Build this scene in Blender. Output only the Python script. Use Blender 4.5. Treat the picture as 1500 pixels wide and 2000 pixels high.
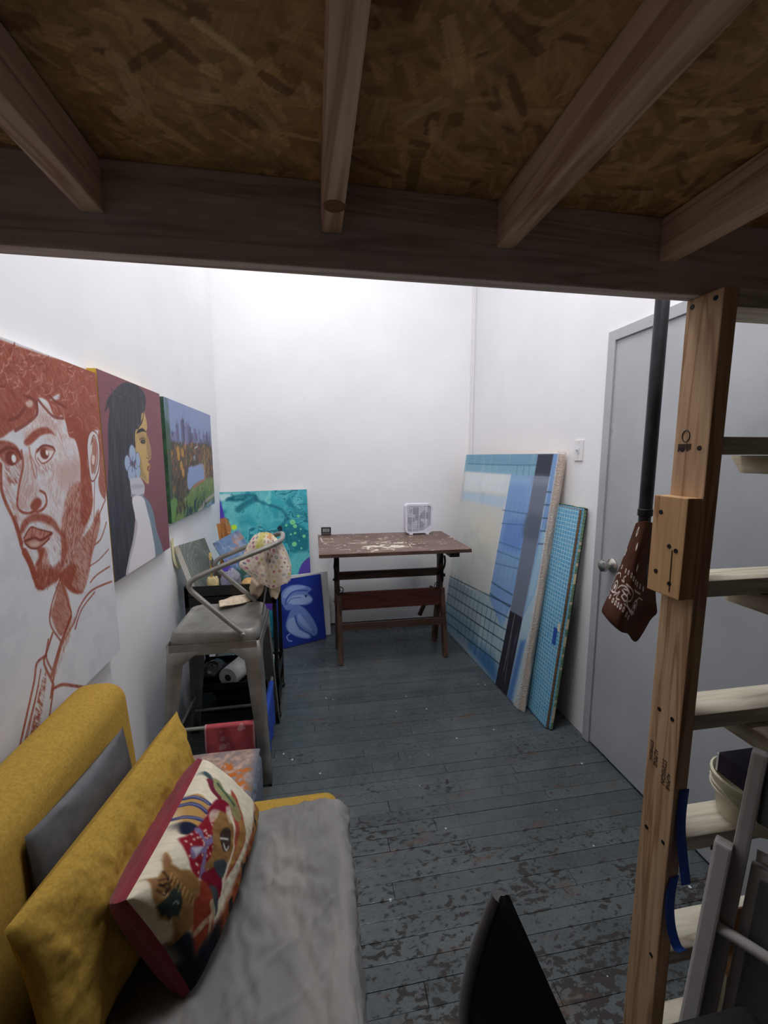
import bpy, bmesh, math, random
import numpy as np
from mathutils import Vector, Matrix

for o in list(bpy.data.objects): bpy.data.objects.remove(o, do_unlink=True)
S = bpy.context.scene
C = S.collection
random.seed(7); RNG = np.random.default_rng(7)
PI = math.pi

# ------------------------------------------------------------------ camera
F, YAW, PITCH, ROLL, EYE = 815.0, math.radians(9.54), math.radians(7.55), math.radians(0.05), 1.5
def cam_axes():
    f = np.array([math.sin(YAW)*math.cos(PITCH), math.cos(YAW)*math.cos(PITCH), -math.sin(PITCH)])
    r = np.array([math.cos(YAW), -math.sin(YAW), 0.0]); d = np.cross(f, r)
    return np.array([math.cos(ROLL)*r+math.sin(ROLL)*d, -math.sin(ROLL)*r+math.cos(ROLL)*d, f])
AX = cam_axes(); CP = np.array([0, 0, EYE])
cam = bpy.data.cameras.new('camera'); camo = bpy.data.objects.new('camera', cam); C.objects.link(camo)
cam.sensor_fit = 'VERTICAL'; cam.sensor_height = 32.0; cam.lens = F/2000*32.0
cam.clip_start = 0.02
m = Matrix.Identity(4)
for i, a in enumerate((AX[0], -AX[1], -AX[2])):
    for k in range(3): m[k][i] = a[k]
m.translation = Vector(CP); camo.matrix_world = m
S.camera = camo

# ------------------------------------------------------------------ world, lights, exposure
w = bpy.data.worlds.new('world'); S.world = w; w.use_nodes = True
w.node_tree.nodes['Background'].inputs[0].default_value = (0.8, 0.85, 1, 1)
w.node_tree.nodes['Background'].inputs[1].default_value = 0.02
S.view_settings.view_transform = 'Standard'; S.view_settings.look = 'None'
S.view_settings.gamma = 1.0; S.view_settings.use_curve_mapping = False
S.view_settings.exposure = 0.0
LAMPS = [  # x, y, underside z, length along x, width, watts
    (-0.35, -1.25, 4.13, 0.80, 0.24, 34.0),
    (0.45, 1.55, 4.13, 1.10, 0.60, 48.0),
    (-0.15, 3.25, 3.42, 0.55, 0.14, 4.5),
]
for i, (x, y, z, l, wd, p) in enumerate(LAMPS):
    L = bpy.data.lights.new('ceiling_lamp_light', 'AREA'); L.shape = 'RECTANGLE'; L.size = l; L.size_y = wd; L.energy = p
    L.color = (0.975, 0.985, 1.0)
    lo = bpy.data.objects.new('ceiling_lamp_light', L); C.objects.link(lo); lo.location = (x, y, z-0.002)

# ------------------------------------------------------------------ measuring: a photo pixel to a point on a plane
def ray(x, y): return np.array([(x-750)/F, (y-1000)/F, 1.0]) @ AX
def at(x, y, **k):
    d = ray(x, y)
    for i, n in enumerate('XYZ'):
        if n in k: return CP + d*((k[n]-CP[i])/d[i])
def proj(P):
    v = (np.asarray(P)-CP) @ AX.T
    return np.stack([750+F*v[..., 0]/v[..., 2], 1000+F*v[..., 1]/v[..., 2]], -1)

# ------------------------------------------------------------------ object helpers
def lin(c):
    c = np.asarray(c, float)/255.0
    return np.where(c <= 0.04045, c/12.92, ((c+0.055)/1.055)**2.4)
def link(name, me, mat=None, parent=None):
    o = bpy.data.objects.new(name, me); C.objects.link(o)
    if mat is not None: me.materials.append(mat)
    if parent is not None: o.parent = parent
    return o
def thing(name, label, cat, loc=(0, 0, 0), group=None):
    o = bpy.data.objects.new(name, None); C.objects.link(o); o.location = loc; o.empty_display_size = 0.05
    o['label'] = label; o['category'] = cat
    if group: o['group'] = group
    bpy.context.view_layer.update()
    return o
def tag(o, label, cat, group=None):
    o['label'] = label; o['category'] = cat
    if group: o['group'] = group
    return o
def struct(o): o['kind'] = 'structure'; return o
def setp(o, parent):
    """parent while the mesh stays where it was modelled (meshes are modelled in world space)"""
    o.parent = parent
    o.matrix_parent_inverse = Matrix.Translation(-Vector(parent.location)) if parent.parent is None else Matrix.Identity(4)
    return o
class MB:
    def __init__(s): s.v = []; s.f = []
    def add(s, v, f):
        n = len(s.v); s.v += [tuple(map(float, p)) for p in v]; s.f += [tuple(i+n for i in q) for q in f]; return s
    def box(s, x0, x1, y0, y1, z0, z1, M=None, bev=0.0):
        if bev > 0:
            bm = bmesh.new(); bmesh.ops.create_cube(bm, size=1)
            for v in bm.verts: v.co = ((x0+x1)/2+v.co.x*(x1-x0), (y0+y1)/2+v.co.y*(y1-y0), (z0+z1)/2+v.co.z*(z1-z0))
            bmesh.ops.bevel(bm, geom=bm.edges[:], offset=bev, segments=2, affect='EDGES', profile=0.6)
            bm.verts.index_update(); v = [tuple(q.co) for q in bm.verts]; f = [[q.index for q in p.verts] for p in bm.faces]; bm.free()
        else:
            v = [(x, y, z) for z in (z0, z1) for y in (y0, y1) for x in (x0, x1)]
            f = [(0, 2, 3, 1), (4, 5, 7, 6), (0, 1, 5, 4), (2, 6, 7, 3), (0, 4, 6, 2), (1, 3, 7, 5)]
        if M is not None: v = [tuple(M @ Vector(p)) for p in v]
        return s.add(v, f)
    def bar(s, a, b, w, t, up=(0, 0, 1), bev=0.0, w2=None, t2=None):
        """square bar from a to b, w across, t along the 'up' side"""
        a = Vector(a); b = Vector(b); d = (b-a).normalized(); u = Vector(up)
        if abs(d.dot(u)) > 0.98: u = Vector((0, 1, 0))
        x = d.cross(u).normalized(); u = x.cross(d).normalized()
        w2 = w if w2 is None else w2; t2 = t if t2 is None else t2
        if bev > 0 and w2 == w and t2 == t:
            M = Matrix((( x.x, d.x, u.x, (a.x+b.x)/2), (x.y, d.y, u.y, (a.y+b.y)/2), (x.z, d.z, u.z, (a.z+b.z)/2), (0, 0, 0, 1)))
            L = (b-a).length
            return s.box(-w/2, w/2, -L/2, L/2, -t/2, t/2, M, bev)
        v = []
        for p, ww, tt in ((a, w, t), (b, w2, t2)):
            for i, j in ((-1, -1), (1, -1), (1, 1), (-1, 1)): v.append(p+x*(i*ww/2)+u*(j*tt/2))
        return s.add(v, [(3, 2, 1, 0), (4, 5, 6, 7)]+[(i, (i+1) % 4, 4+(i+1) % 4, 4+i) for i in range(4)])
    def tube(s, pts, r, n=10, closed=False):
        pts = [Vector(p) for p in pts]; N = len(pts); rr = r if hasattr(r, '__len__') else [r]*N
        rings = []; u = None
        for i, p in enumerate(pts):
            a = pts[(i-1) % N] if (i > 0 or closed) else p; b = pts[(i+1) % N] if (i < N-1 or closed) else p
            d = (b-a).normalized()
            if u is None: u = d.orthogonal().normalized()
            u = (u-d*u.dot(d)).normalized(); x = d.cross(u)
            rings.append([p+(u*math.cos(2*PI*k/n)+x*math.sin(2*PI*k/n))*rr[i] for k in range(n)])
        v = [q for g in rings for q in g]; f = []
        for i in range(N if closed else N-1):
            j = (i+1) % N
            f += [(i*n+k, i*n+(k+1) % n, j*n+(k+1) % n, j*n+k) for k in range(n)]
        if not closed: f += [tuple(range(n))[::-1], tuple((N-1)*n+k for k in range(n))]
        return s.add(v, f)
    def lathe(s, prof, o=(0, 0, 0), axis=(0, 0, 1), n=24):
        """prof: (radius, height along axis) pairs"""
        o = Vector(o); d = Vector(axis).normalized(); u = d.orthogonal().normalized(); x = d.cross(u)
        v = [o+d*h+(u*math.cos(2*PI*k/n)+x*math.sin(2*PI*k/n))*max(r, 1e-4) for r, h in prof for k in range(n)]
        f = [(i*n+k, i*n+(k+1) % n, (i+1)*n+(k+1) % n, (i+1)*n+k) for i in range(len(prof)-1) for k in range(n)]
        f += [tuple(range(n))[::-1], tuple((len(prof)-1)*n+k for k in range(n))]
        return s.add(v, f)
    def prism(s, poly, z0, z1, M=None):
        n = len(poly); v = [(p[0], p[1], z0) for p in poly]+[(p[0], p[1], z1) for p in poly]
        if M is not None: v = [tuple(M @ Vector(p)) for p in v]
        return s.add(v, [tuple(range(n))[::-1], tuple(range(n, 2*n))]+[(i, (i+1) % n, n+(i+1) % n, n+i) for i in range(n)])
    def build(s, name, mat, parent=None, smooth=False, fix=True):
        me = bpy.data.meshes.new(name); me.from_pydata(s.v, [], s.f)
        if fix:
            bm = bmesh.new(); bm.from_mesh(me); bmesh.ops.recalc_face_normals(bm, faces=bm.faces[:]); bm.to_mesh(me); bm.free()
        if smooth:
            me.polygons.foreach_set('use_smooth', [True]*len(me.polygons))
            try: me.set_sharp_from_angle(angle=math.radians(38))
            except Exception: pass
        o = link(name, me, mat)
        if parent is not None: setp(o, parent)
        return o
def smooth_curve(pts, n=8, closed=False):
    pts = [np.asarray(p, float) for p in pts]; N = len(pts); out = []
    for i in range(N if closed else N-1):
        g = lambda k: pts[k % N] if closed else pts[min(max(k, 0), N-1)]
        p0, p1, p2, p3 = g(i-1), g(i), g(i+1), g(i+2)
        for k in range(n):
            t = k/n
            out.append(0.5*((2*p1)+(-p0+p2)*t+(2*p0-5*p1+4*p2-p3)*t*t+(-p0+3*p1-3*p2+p3)*t**3))
    if not closed: out.append(pts[-1])
    return out

# ------------------------------------------------------------------ noise and the painter
def vnoise(x, y, seed=0):
    xi = np.floor(x).astype(np.int64); yi = np.floor(y).astype(np.int64); fx = x-xi; fy = y-yi
    fx = fx*fx*(3-2*fx); fy = fy*fy*(3-2*fy)
    def h(a, b):
        n = (a*374761393+b*668265263+seed*2147483647+1013904223) & 0xffffffff
        n = ((n ^ (n >> 13))*1274126177) & 0xffffffff
        n = ((n ^ (n >> 16))*2246822519) & 0xffffffff
        return ((n ^ (n >> 15)) & 0xffff)/65535.0
    return (h(xi, yi)*(1-fx)+h(xi+1, yi)*fx)*(1-fy)+(h(xi, yi+1)*(1-fx)+h(xi+1, yi+1)*fx)*fy
def fbm(x, y, seed=0, o=4):
    s = 0; a = 0.5; t = 0
    for i in range(o): s = s+a*vnoise(x*2**i, y*2**i, seed+i*17); t += a; a *= 0.55
    return s/t
def sst(a, b, x):
    t = np.clip((x-a)/(b-a), 0, 1); return t*t*(3-2*t)
class Paint:
    """paints flat colour on a grid of surface points; u, v in metres along the surface"""
    def __init__(s, w, h, res, base, P=None):
        s.w, s.h = w, h; s.nx = max(2, int(round(w/res))+1); s.ny = max(2, int(round(h/res))+1)
        s.U, s.V = np.meshgrid(np.linspace(0, w, s.nx), np.linspace(0, h, s.ny))
        s.C = np.ones((s.ny, s.nx, 3))*np.asarray(base, float)/255; s.res = res; s.P = P; s.pp = None
    def tr(s, ox, oy, k): s.T = (ox, oy, k); return s
    def uv(s, pts):
        ox, oy, k = s.T
        if s.pp is None: s.pp = proj(s.P)
        flat = s.pp.reshape(-1, 2); out = []
        if s.flat is not None:
            o, u, v, n = s.flat
            for x, y in pts:
                d = ray(ox+x*k, oy+y*k); p = CP+d*(np.dot(o-CP, n)/np.dot(d, n)); out.append((np.dot(p-o, u), np.dot(p-o, v)))
        else:
            for x, y in pts:
                i = int(np.argmin(((flat-(ox+x*k, oy+y*k))**2).sum(1))); out.append((s.U.flat[i], s.V.flat[i]))
        return out
    flat = None
    def _dist(s, p, sub, closed):
        U, V = s.U[sub], s.V[sub]; D = np.full(U.shape, 1e9); ins = np.zeros(U.shape, bool); N = len(p)
        for i in range(N if closed else N-1):
            (x0, y0), (x1, y1) = p[i], p[(i+1) % N]; dx, dy = x1-x0, y1-y0; L = dx*dx+dy*dy+1e-18
            t = np.clip(((U-x0)*dx+(V-y0)*dy)/L, 0, 1); D = np.minimum(D, (U-x0-t*dx)**2+(V-y0-t*dy)**2)
            if closed and y0 != y1:
                c = (y0 > V) != (y1 > V); ins ^= c & (U < (x1-x0)*(V-y0)/(y1-y0)+x0)
        return np.sqrt(D), ins
    def _sub(s, p, mg):
        a = np.array(p); sx = s.w/(s.nx-1); sy = s.h/(s.ny-1)
        i0 = int(max(0, (a[:, 0].min()-mg)/sx)); i1 = int(min(s.nx, (a[:, 0].max()+mg)/sx+2))
        j0 = int(max(0, (a[:, 1].min()-mg)/sy)); j1 = int(min(s.ny, (a[:, 1].max()+mg)/sy+2))
        return (slice(j0, j1), slice(i0, i1)) if i1 > i0 and j1 > j0 else None
    def mix(s, sub, a, col):
        c = np.asarray(col, float)/255
        s.C[sub] = s.C[sub]*(1-a[..., None])+c*a[..., None]
    def fill(s, p, col, soft=None, al=1.0, sm=True, mod=None, raw=False):
        if not raw: p = s.uv(p)
        if sm and len(p) > 3: p = [tuple(q) for q in smooth_curve(p, 4, True)]
        soft = soft or s.res; sub = s._sub(p, soft*2)
        if sub is None: return s
        D, ins = s._dist(p, sub, True); a = sst(-soft, soft, np.where(ins, D, -D))*al
        if mod is not None: a = a*mod[sub]
        s.mix(sub, a, col); return s
    def line(s, p, wd, col, al=1.0, soft=None, mod=None, raw=False, sm=True, taper=False):
        if not raw: p = s.uv(p)
        if sm and len(p) > 2: p = [tuple(q) for q in smooth_curve(p, 5)]
        soft = soft or s.res*0.8; sub = s._sub(p, wd+soft*2)
        if sub is None: return s
        D, _ = s._dist(p, sub, False); a = (1-sst(wd/2-soft, wd/2+soft, D))*al
        if mod is not None: a = a*mod[sub]
        s.mix(sub, a, col); return s
    def dot(s, c, r, col, al=1.0, ry=None, raw=False, soft=None):
        if not raw: c = s.uv([c])[0]
        ry = ry or r; soft = soft or s.res
        p = [(c[0]-r, c[1]-ry), (c[0]+r, c[1]+ry)]; sub = s._sub(p, soft*2)
        if sub is None: return s
        q = np.sqrt(((s.U[sub]-c[0])/r)**2+((s.V[sub]-c[1])/ry)**2)*min(r, ry)
        s.mix(sub, (1-sst(min(r, ry)-soft, min(r, ry)+soft, q))*al, col); return s
    def wash(s, field, col, al=1.0):
        s.mix((slice(None), slice(None)), np.clip(field, 0, 1)*al, col); return s
def grid_mesh(name, P, colr=None, mat=None, parent=None, closed_u=False, flip=False):
    ny, nx = P.shape[:2]; me = bpy.data.meshes.new(name)
    idx = np.arange(ny*nx).reshape(ny, nx)
    q = np.stack([idx[:-1, :-1], idx[:-1, 1:], idx[1:, 1:], idx[1:, :-1]], -1).reshape(-1, 4)
    if flip: q = q[:, ::-1]
    me.vertices.add(ny*nx); me.vertices.foreach_set('co', P.reshape(-1).astype(np.float32))
    me.loops.add(q.size); me.loops.foreach_set('vertex_index', q.reshape(-1).astype(np.int32))
    me.polygons.add(len(q)); me.polygons.foreach_set('loop_start', np.arange(0, q.size, 4, dtype=np.int32))
    me.polygons.foreach_set('use_smooth', np.ones(len(q), bool))
    me.update(calc_edges=True); me.validate()
    if colr is not None:
        at_ = me.color_attributes.new('Col', 'FLOAT_COLOR', 'POINT')
        c = np.ones((ny*nx, 4), np.float32); c[:, :3] = lin(np.clip(colr.reshape(-1, 3), 0, 1)*255)
        at_.data.foreach_set('color', c.reshape(-1))
    o = link(name, me, mat)
    if parent is not None: setp(o, parent)
    return o

# ------------------------------------------------------------------ materials
MATS = {}
def nodes(name):
    m = bpy.data.materials.new(name); m.use_nodes = True; nt = m.node_tree; b = nt.nodes['Principled BSDF']
    return m, nt, b
def N(nt, t, **k):
    n = nt.nodes.new(t)
    for a, v in k.items():
        if a.startswith('i_'):
            key = a[2:]; key = int(key) if key.isdigit() else key.replace('_', ' ')
            n.inputs[key].default_value = v
        else: setattr(n, a, v)
    return n
def rgba(c): return tuple(lin(c))+(1,)
def ramp(nt, fac, stops, interp='LINEAR'):
    r = nt.nodes.new('ShaderNodeValToRGB'); r.color_ramp.interpolation = interp
    e = r.color_ramp.elements
    while len(e) < len(stops): e.new(0.5)
    for q, (p, c) in zip(e, stops): q.position = p; q.color = rgba(c) if len(c) == 3 else c
    nt.links.new(fac, r.inputs[0]); return r.outputs[0]
def mixc(nt, fac, a, b, mode='MIX'):
    x = nt.nodes.new('ShaderNodeMix'); x.data_type = 'RGBA'; x.blend_type = mode
    for s_, v in ((x.inputs[0], fac), (x.inputs[6], a), (x.inputs[7], b)):
        if hasattr(v, 'is_linked') or hasattr(v, 'links'): nt.links.new(v, s_)
        else: s_.default_value = v
    return x.outputs[2]
def coords(nt, kind='Object', scale=(1, 1, 1), rot=(0, 0, 0), loc=(0, 0, 0)):
    if kind == 'World': t = nt.nodes.new('ShaderNodeNewGeometry').outputs['Position']
    else: t = nt.nodes.new('ShaderNodeTexCoord').outputs[kind]
    mp = N(nt, 'ShaderNodeMapping', i_Scale=scale, i_Rotation=rot, i_Location=loc); nt.links.new(t, mp.inputs[0]); return mp.outputs[0]
def noise(nt, vec, scale, detail=4, rough=0.55, dist=0.0, out='Fac'):
    n = N(nt, 'ShaderNodeTexNoise', i_Scale=scale, i_Detail=detail, i_Roughness=rough, i_Distortion=dist); nt.links.new(vec, n.inputs['Vector']); return n.outputs[0 if out == 'Fac' else 1]
def bump(nt, b, h, strength=0.3, dist=0.002):
    n = N(nt, 'ShaderNodeBump', i_Strength=strength, i_Distance=dist); nt.links.new(h, n.inputs['Height']); nt.links.new(n.outputs[0], b.inputs['Normal'])
def simple(name, col, rough=0.6, metal=0.0, var=0.12, scale=30.0, bmp=0.0, spec=0.5, bscale=None, sheen=0.0):
    if name in MATS: return MATS[name]
    m, nt, b = nodes(name); v = coords(nt, 'World'); f = noise(nt, v, scale)
    c = np.asarray(col, float)
    nt.links.new(ramp(nt, f, [(0.25, tuple(np.clip(c*(1-var), 0, 255))), (0.75, tuple(np.clip(c*(1+var), 0, 255)))]), b.inputs['Base Color'])
    b.inputs['Roughness'].default_value = rough; b.inputs['Metallic'].default_value = metal; b.inputs['Specular IOR Level'].default_value = spec
    if sheen: b.inputs['Sheen Weight'].default_value = sheen
    if bmp: bump(nt, b, noise(nt, v, bscale or scale*4), bmp)
    MATS[name] = m; return m
def wood(name, light, dark, axis='X', scale=14.0, rough=0.7, bmp=0.25, stretch=0.07, world=True):
    if name in MATS: return MATS[name]
    m, nt, b = nodes(name); sc = [1, 1, 1]; sc['XYZ'.index(axis)] = stretch
    v = coords(nt, 'World' if world else 'Object', tuple(sc))
    n1 = noise(nt, v, scale, 3, 0.6, 0.6); n2 = noise(nt, v, scale*5, 3, 0.6)
    wv = N(nt, 'ShaderNodeMath', operation='MULTIPLY', i_1=9.0); nt.links.new(n1, wv.inputs[0])
    fr = N(nt, 'ShaderNodeMath', operation='PINGPONG', i_1=1.0); nt.links.new(wv.outputs[0], fr.inputs[0])
    L, D = np.asarray(light, float), np.asarray(dark, float)
    c1 = ramp(nt, fr.outputs[0], [(0.0, tuple(L)), (0.62, tuple(L*0.93+D*0.07)), (0.95, tuple(L*0.45+D*0.55))])
    c2 = ramp(nt, n2, [(0.35, (255, 255, 255)), (0.75, (205, 195, 185))])
    nt.links.new(mixc(nt, 0.7, c1, c2, 'MULTIPLY'), b.inputs['Base Color'])
    b.inputs['Roughness'].default_value = rough; b.inputs['Specular IOR Level'].default_value = 0.25
    bump(nt, b, n2, bmp, 0.001)
    MATS[name] = m; return m
def painted(name, rough=0.55, weave=700.0, strength=0.15, spec=0.3):
    if name in MATS: return MATS[name]
    m, nt, b = nodes(name); a = N(nt, 'ShaderNodeVertexColor', layer_name='Col'); nt.links.new(a.outputs[0], b.inputs['Base Color'])
    b.inputs['Roughness'].default_value = rough; b.inputs['Specular IOR Level'].default_value = spec
    v = coords(nt, 'World'); bump(nt, b, noise(nt, v, weave, 2), strength, 0.001); MATS[name] = m; return m
M_ART = painted('artist_paint', 0.5); M_CLOTHP = painted('printed_cloth', 0.9, 500, 0.3, 0.1); M_GLOSS = painted('glossy_paint', 0.32, 60, 0.05, 0.5)

def wall_mat():
    m, nt, b = nodes('white_wall_paint'); v = coords(nt, 'World'); n = noise(nt, v, 2.2, 5, 0.6); n2 = noise(nt, v, 90, 3)
    c = ramp(nt, n, [(0.3, (234, 233, 236)), (0.7, (241, 240, 242))])
    # small scuffs and filler marks
    s1 = noise(nt, coords(nt, 'World', (1, 1, 1.4), (0, 0, 0), (3.1, 1.7, 0.4)), 9.0, 6, 0.7)
    k = ramp(nt, s1, [(0.73, (0, 0, 0)), (0.78, (255, 255, 255))])
    c = mixc(nt, k, c, rgba((188, 182, 182)))
    nt.links.new(c, b.inputs['Base Color']); b.inputs['Roughness'].default_value = 0.6; b.inputs['Specular IOR Level'].default_value = 0.25
    bump(nt, b, n2, 0.08, 0.002); return m
M_WALL = wall_mat()

def floor_mat():
    m, nt, b = nodes('worn_grey_floor_paint'); v = coords(nt, 'World')
    g = nt.nodes.new('ShaderNodeNewGeometry'); sx = nt.nodes.new('ShaderNodeSeparateXYZ'); nt.links.new(g.outputs['Position'], sx.inputs[0])
    base = ramp(nt, noise(nt, v, 5.0, 5, 0.6), [(0.3, (72, 80, 83)), (0.7, (90, 97, 99))])
    rp = N(nt, 'ShaderNodeObjectInfo'); pv = ramp(nt, rp.outputs['Random'], [(0.0, (225, 225, 228)), (1.0, (255, 255, 255))])
    base = mixc(nt, 1.0, base, pv, 'MULTIPLY')
    # wear grows towards the near end of the room, where people walk in
    near = N(nt, 'ShaderNodeMapRange', i_1=1.75, i_2=0.7, i_3=0.0, i_4=1.0); nt.links.new(sx.outputs['Y'], near.inputs[0])
    chip = noise(nt, coords(nt, 'World', (1, 1.7, 1)), 34.0, 6, 0.62, 0.3)
    big = noise(nt, coords(nt, 'World', (0.8, 1.3, 1), (0, 0, 0), (5, 2, 0)), 4.2, 4, 0.6)
    def math_(op, a, bb):
        q = N(nt, 'ShaderNodeMath', operation=op)
        for i, x in enumerate((a, bb)):
            if isinstance(x, (int, float)): q.inputs[i].default_value = x
            else: nt.links.new(x, q.inputs[i])
        return q.outputs[0]
    t = math_('ADD', chip, math_('MULTIPLY', math_('SUBTRACT', big, 0.5), 0.55))
    t = math_('ADD', t, math_('MULTIPLY', near.outputs[0], 0.135))
    c1 = mixc(nt, ramp(nt, t, [(0.628, (0, 0, 0)), (0.65, (255, 255, 255))]), base, rgba((50, 45, 42)))
    br = noise(nt, coords(nt, 'World', (0.75, 2.2, 1), (0, 0, 0), (1.3, 7, 0)), 6.0, 5, 0.65)
    br2 = math_('ADD', br, math_('MULTIPLY', near.outputs[0], 0.03))
    c2 = mixc(nt, ramp(nt, br2, [(0.60, (0, 0, 0)), (0.66, (190, 190, 190))]), c1, rgba((92, 70, 58)))
    # white drips
    vo = N(nt, 'ShaderNodeTexVoronoi', i_Scale=22.0, i_Randomness=1.0); nt.links.new(coords(nt, 'World', (1, 1, 0)), vo.inputs['Vector'])
    vc = N(nt, 'ShaderNodeSeparateColor'); nt.links.new(vo.outputs['Color'], vc.inputs[0])
    rad = math_('MULTIPLY', math_('POWER', vc.outputs[0], 6.0), 0.13)
    dotm = math_('LESS_THAN', vo.outputs['Distance'], rad)
    c3 = mixc(nt, dotm, c2, rgba((196, 196, 194)))
    sc = noise(nt, coords(nt, 'World', (0.5, 9, 1)), 20.0, 3, 0.7)
    far = N(nt, 'ShaderNodeMapRange', i_1=1.9, i_2=2.9, i_3=0.0, i_4=0.5); nt.links.new(sx.outputs['Y'], far.inputs[0])
    c3 = mixc(nt, math_('MULTIPLY', ramp(nt, sc, [(0.66, (0, 0, 0)), (0.72, (255, 255, 255))]), far.outputs[0]), c3, rgba((150, 152, 154)))
    nt.links.new(c3, b.inputs['Base Color'])
    nt.links.new(ramp(nt, t, [(0.5, (140, 140, 140)), (0.64, (215, 215, 215))]), b.inputs['Roughness'])
    b.inputs['Specular IOR Level'].default_value = 0.35
    bump(nt, b, chip, 0.25, 0.002); return m
M_FLOOR = floor_mat()

def metal_door_mat():
    m, nt, b = nodes('grey_painted_steel'); v = coords(nt, 'World'); n = noise(nt, v, 3.0, 5, 0.6); n2 = noise(nt, v, 12.0, 5, 0.7)
    c = ramp(nt, n, [(0.3, (164, 167, 171)), (0.7, (178, 181, 184))])
    c = mixc(nt, ramp(nt, n2, [(0.66, (0, 0, 0)), (0.74, (200, 200, 200))]), c, rgba((132, 132, 134)))
    nt.links.new(c, b.inputs['Base Color']); b.inputs['Roughness'].default_value = 0.38; bump(nt, b, n2, 0.05); return m
M_DOOR = metal_door_mat()
M_TRIMW = simple('white_trim', (228, 226, 226), 0.5, var=0.03)
M_LUMBER_Z = wood('fir_lumber_upright', (208, 174, 138), (140, 98, 66), 'Z')
M_LUMBER_Y = wood('fir_lumber_deep', (238, 212, 186), (160, 122, 96), 'Y')
M_LUMBER_X = wood('fir_lumber_across', (232, 219, 210), (176, 156, 146), 'X')
M_PALE_X = wood('weathered_lumber_across', (212, 206, 188), (150, 138, 118), 'X')
M_PALE_Y = wood('weathered_lumber_deep', (206, 196, 172), (150, 132, 108), 'Y')
M_SCREW = simple('dark_screw', (34, 30, 28), 0.5, 0.6)
M_BLACKM = simple('black_metal', (24, 24, 26), 0.45, 0.2)
M_STEEL = simple('brushed_gunmetal', (146, 144, 138), 0.42, 0.45, var=0.14, scale=14)
M_CHROME = simple('satin_nickel', (190, 186, 178), 0.25, 1.0, var=0.04)
M_WHITEP = simple('white_plastic', (222, 220, 232), 0.4, var=0.03)
M_CANVAS = simple('raw_canvas', (226, 222, 214), 0.85, var=0.05, scale=120)
M_OAK = wood('dark_oak_across', (98, 74, 64), (54, 36, 30), 'X', rough=0.55)
M_OAKZ = wood('dark_oak_upright', (98, 74, 62), (52, 36, 28), 'Z', rough=0.55)
M_IRON = simple('black_cast_iron', (30, 28, 28), 0.55, 0.5)
#PART2
# ================================================================== THE ROOM
XL, XR, YB, YF, ZC = -0.76, 1.41, 3.61, -1.6, 4.2
fl = struct(MB().box(XL-0.1, XR+0.1, YF-0.1, YB+0.1, -0.12, -0.021).build('floor', simple('dark_subfloor', (30, 28, 27), 0.9)))
fl['label'] = 'grey painted narrow board floor with chipped paint'
PW = 0.0585
plank_mesh = {}
def plank(x0, x1, y):
    L = round((x1-x0)*20)/20.0
    if L not in plank_mesh:
        b = MB().box(-L/2, L/2, -PW/2+0.0006, PW/2-0.0006, -0.02, 0.0, bev=0.0011)
        me = bpy.data.meshes.new('floor_plank'); me.from_pydata(b.v, [], b.f)
        bm = bmesh.new(); bm.from_mesh(me); bmesh.ops.recalc_face_normals(bm, faces=bm.faces[:]); bm.to_mesh(me); bm.free()
        me.materials.append(M_FLOOR); plank_mesh[L] = me
    o = bpy.data.objects.new('plank', plank_mesh[L]); C.objects.link(o)
    o.location = ((x0+x1)/2, y, random.uniform(-0.0012, 0.0)); o.scale = ((x1-x0-0.0015)/L, 1, 1); o.parent = fl
row = 0; y = 0.924-PW*18+PW/2
while y < YB:
    cuts = [XL-0.02]; x = XL+random.uniform(0.5, 1.9)
    while x < XR-0.3: cuts.append(x); x += random.uniform(1.0, 2.2)
    cuts.append(XR+0.02)
    for a, b in zip(cuts, cuts[1:]): plank(a, b, y)
    y += PW; row += 1
wl = struct(MB().box(XL-0.1, XL, YF-0.1, YB+0.1, 0, ZC).build('wall_left', M_WALL))
wb = struct(MB().box(XL, XR, YB, YB+0.1, 0, ZC).build('wall_back', M_WALL))
wf = struct(MB().box(XL, XR, YF-0.1, YF, 0, ZC).build('wall_front', M_WALL))
ce = struct(MB().box(XL-0.1, XR+0.1, YF-0.1, YB+0.1, ZC, ZC+0.1).build('ceiling', M_WALL))
DY0, DY1, DZ = 0.905, 1.82, 2.035   # door leaf
wr = struct(MB().box(XR, XR+0.1, DY1+0.02, YB+0.1, 0, ZC).box(XR, XR+0.1, YF-0.1, DY0-0.02, 0, ZC).box(XR, XR+0.1, DY0-0.02, DY1+0.02, DZ+0.02, ZC).build('wall_right', M_WALL))
d = struct(MB().box(XR-0.004, XR+0.04, DY0, DY1, 0.012, DZ, bev=0.002).build('door_1', M_DOOR))
d['label'] = 'grey painted steel door with a round satin knob'
fr = MB()
fr.box(XR-0.014, XR+0.06, DY1, DY1+0.048, 0, DZ+0.048, bev=0.002).box(XR-0.014, XR+0.06, DY0-0.048, DY0, 0, DZ+0.048, bev=0.002).box(XR-0.014, XR+0.06, DY0, DY1, DZ, DZ+0.048, bev=0.002)
fr.build('door_frame', M_DOOR, d)
kb = MB().lathe([(0.034, 0), (0.034, 0.006), (0.026, 0.012), (0.012, 0.018), (0.012, 0.03), (0.024, 0.036), (0.029, 0.048), (0.027, 0.060), (0.014, 0.066), (0.0, 0.066)], (XR-0.004, 1.742, 0.982), (-1, 0, 0)).build('door_knob', M_CHROME, d, True)
t1 = struct(MB().box(XR-0.034, XR-0.020, YB-0.014, YB, 0, ZC, bev=0.003).build('trim_1', M_TRIMW))
t2 = struct(MB().box(XL, XL+0.006, YF, YB, 0, 0.02).build('baseboard_left', simple('floor_edge_grey', (58, 62, 66), 0.7)))
bt = struct(MB().box(XL, XR, YB-0.006, YB, 0, 0.02).build('baseboard_back', MATS['floor_edge_grey']))

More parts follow.
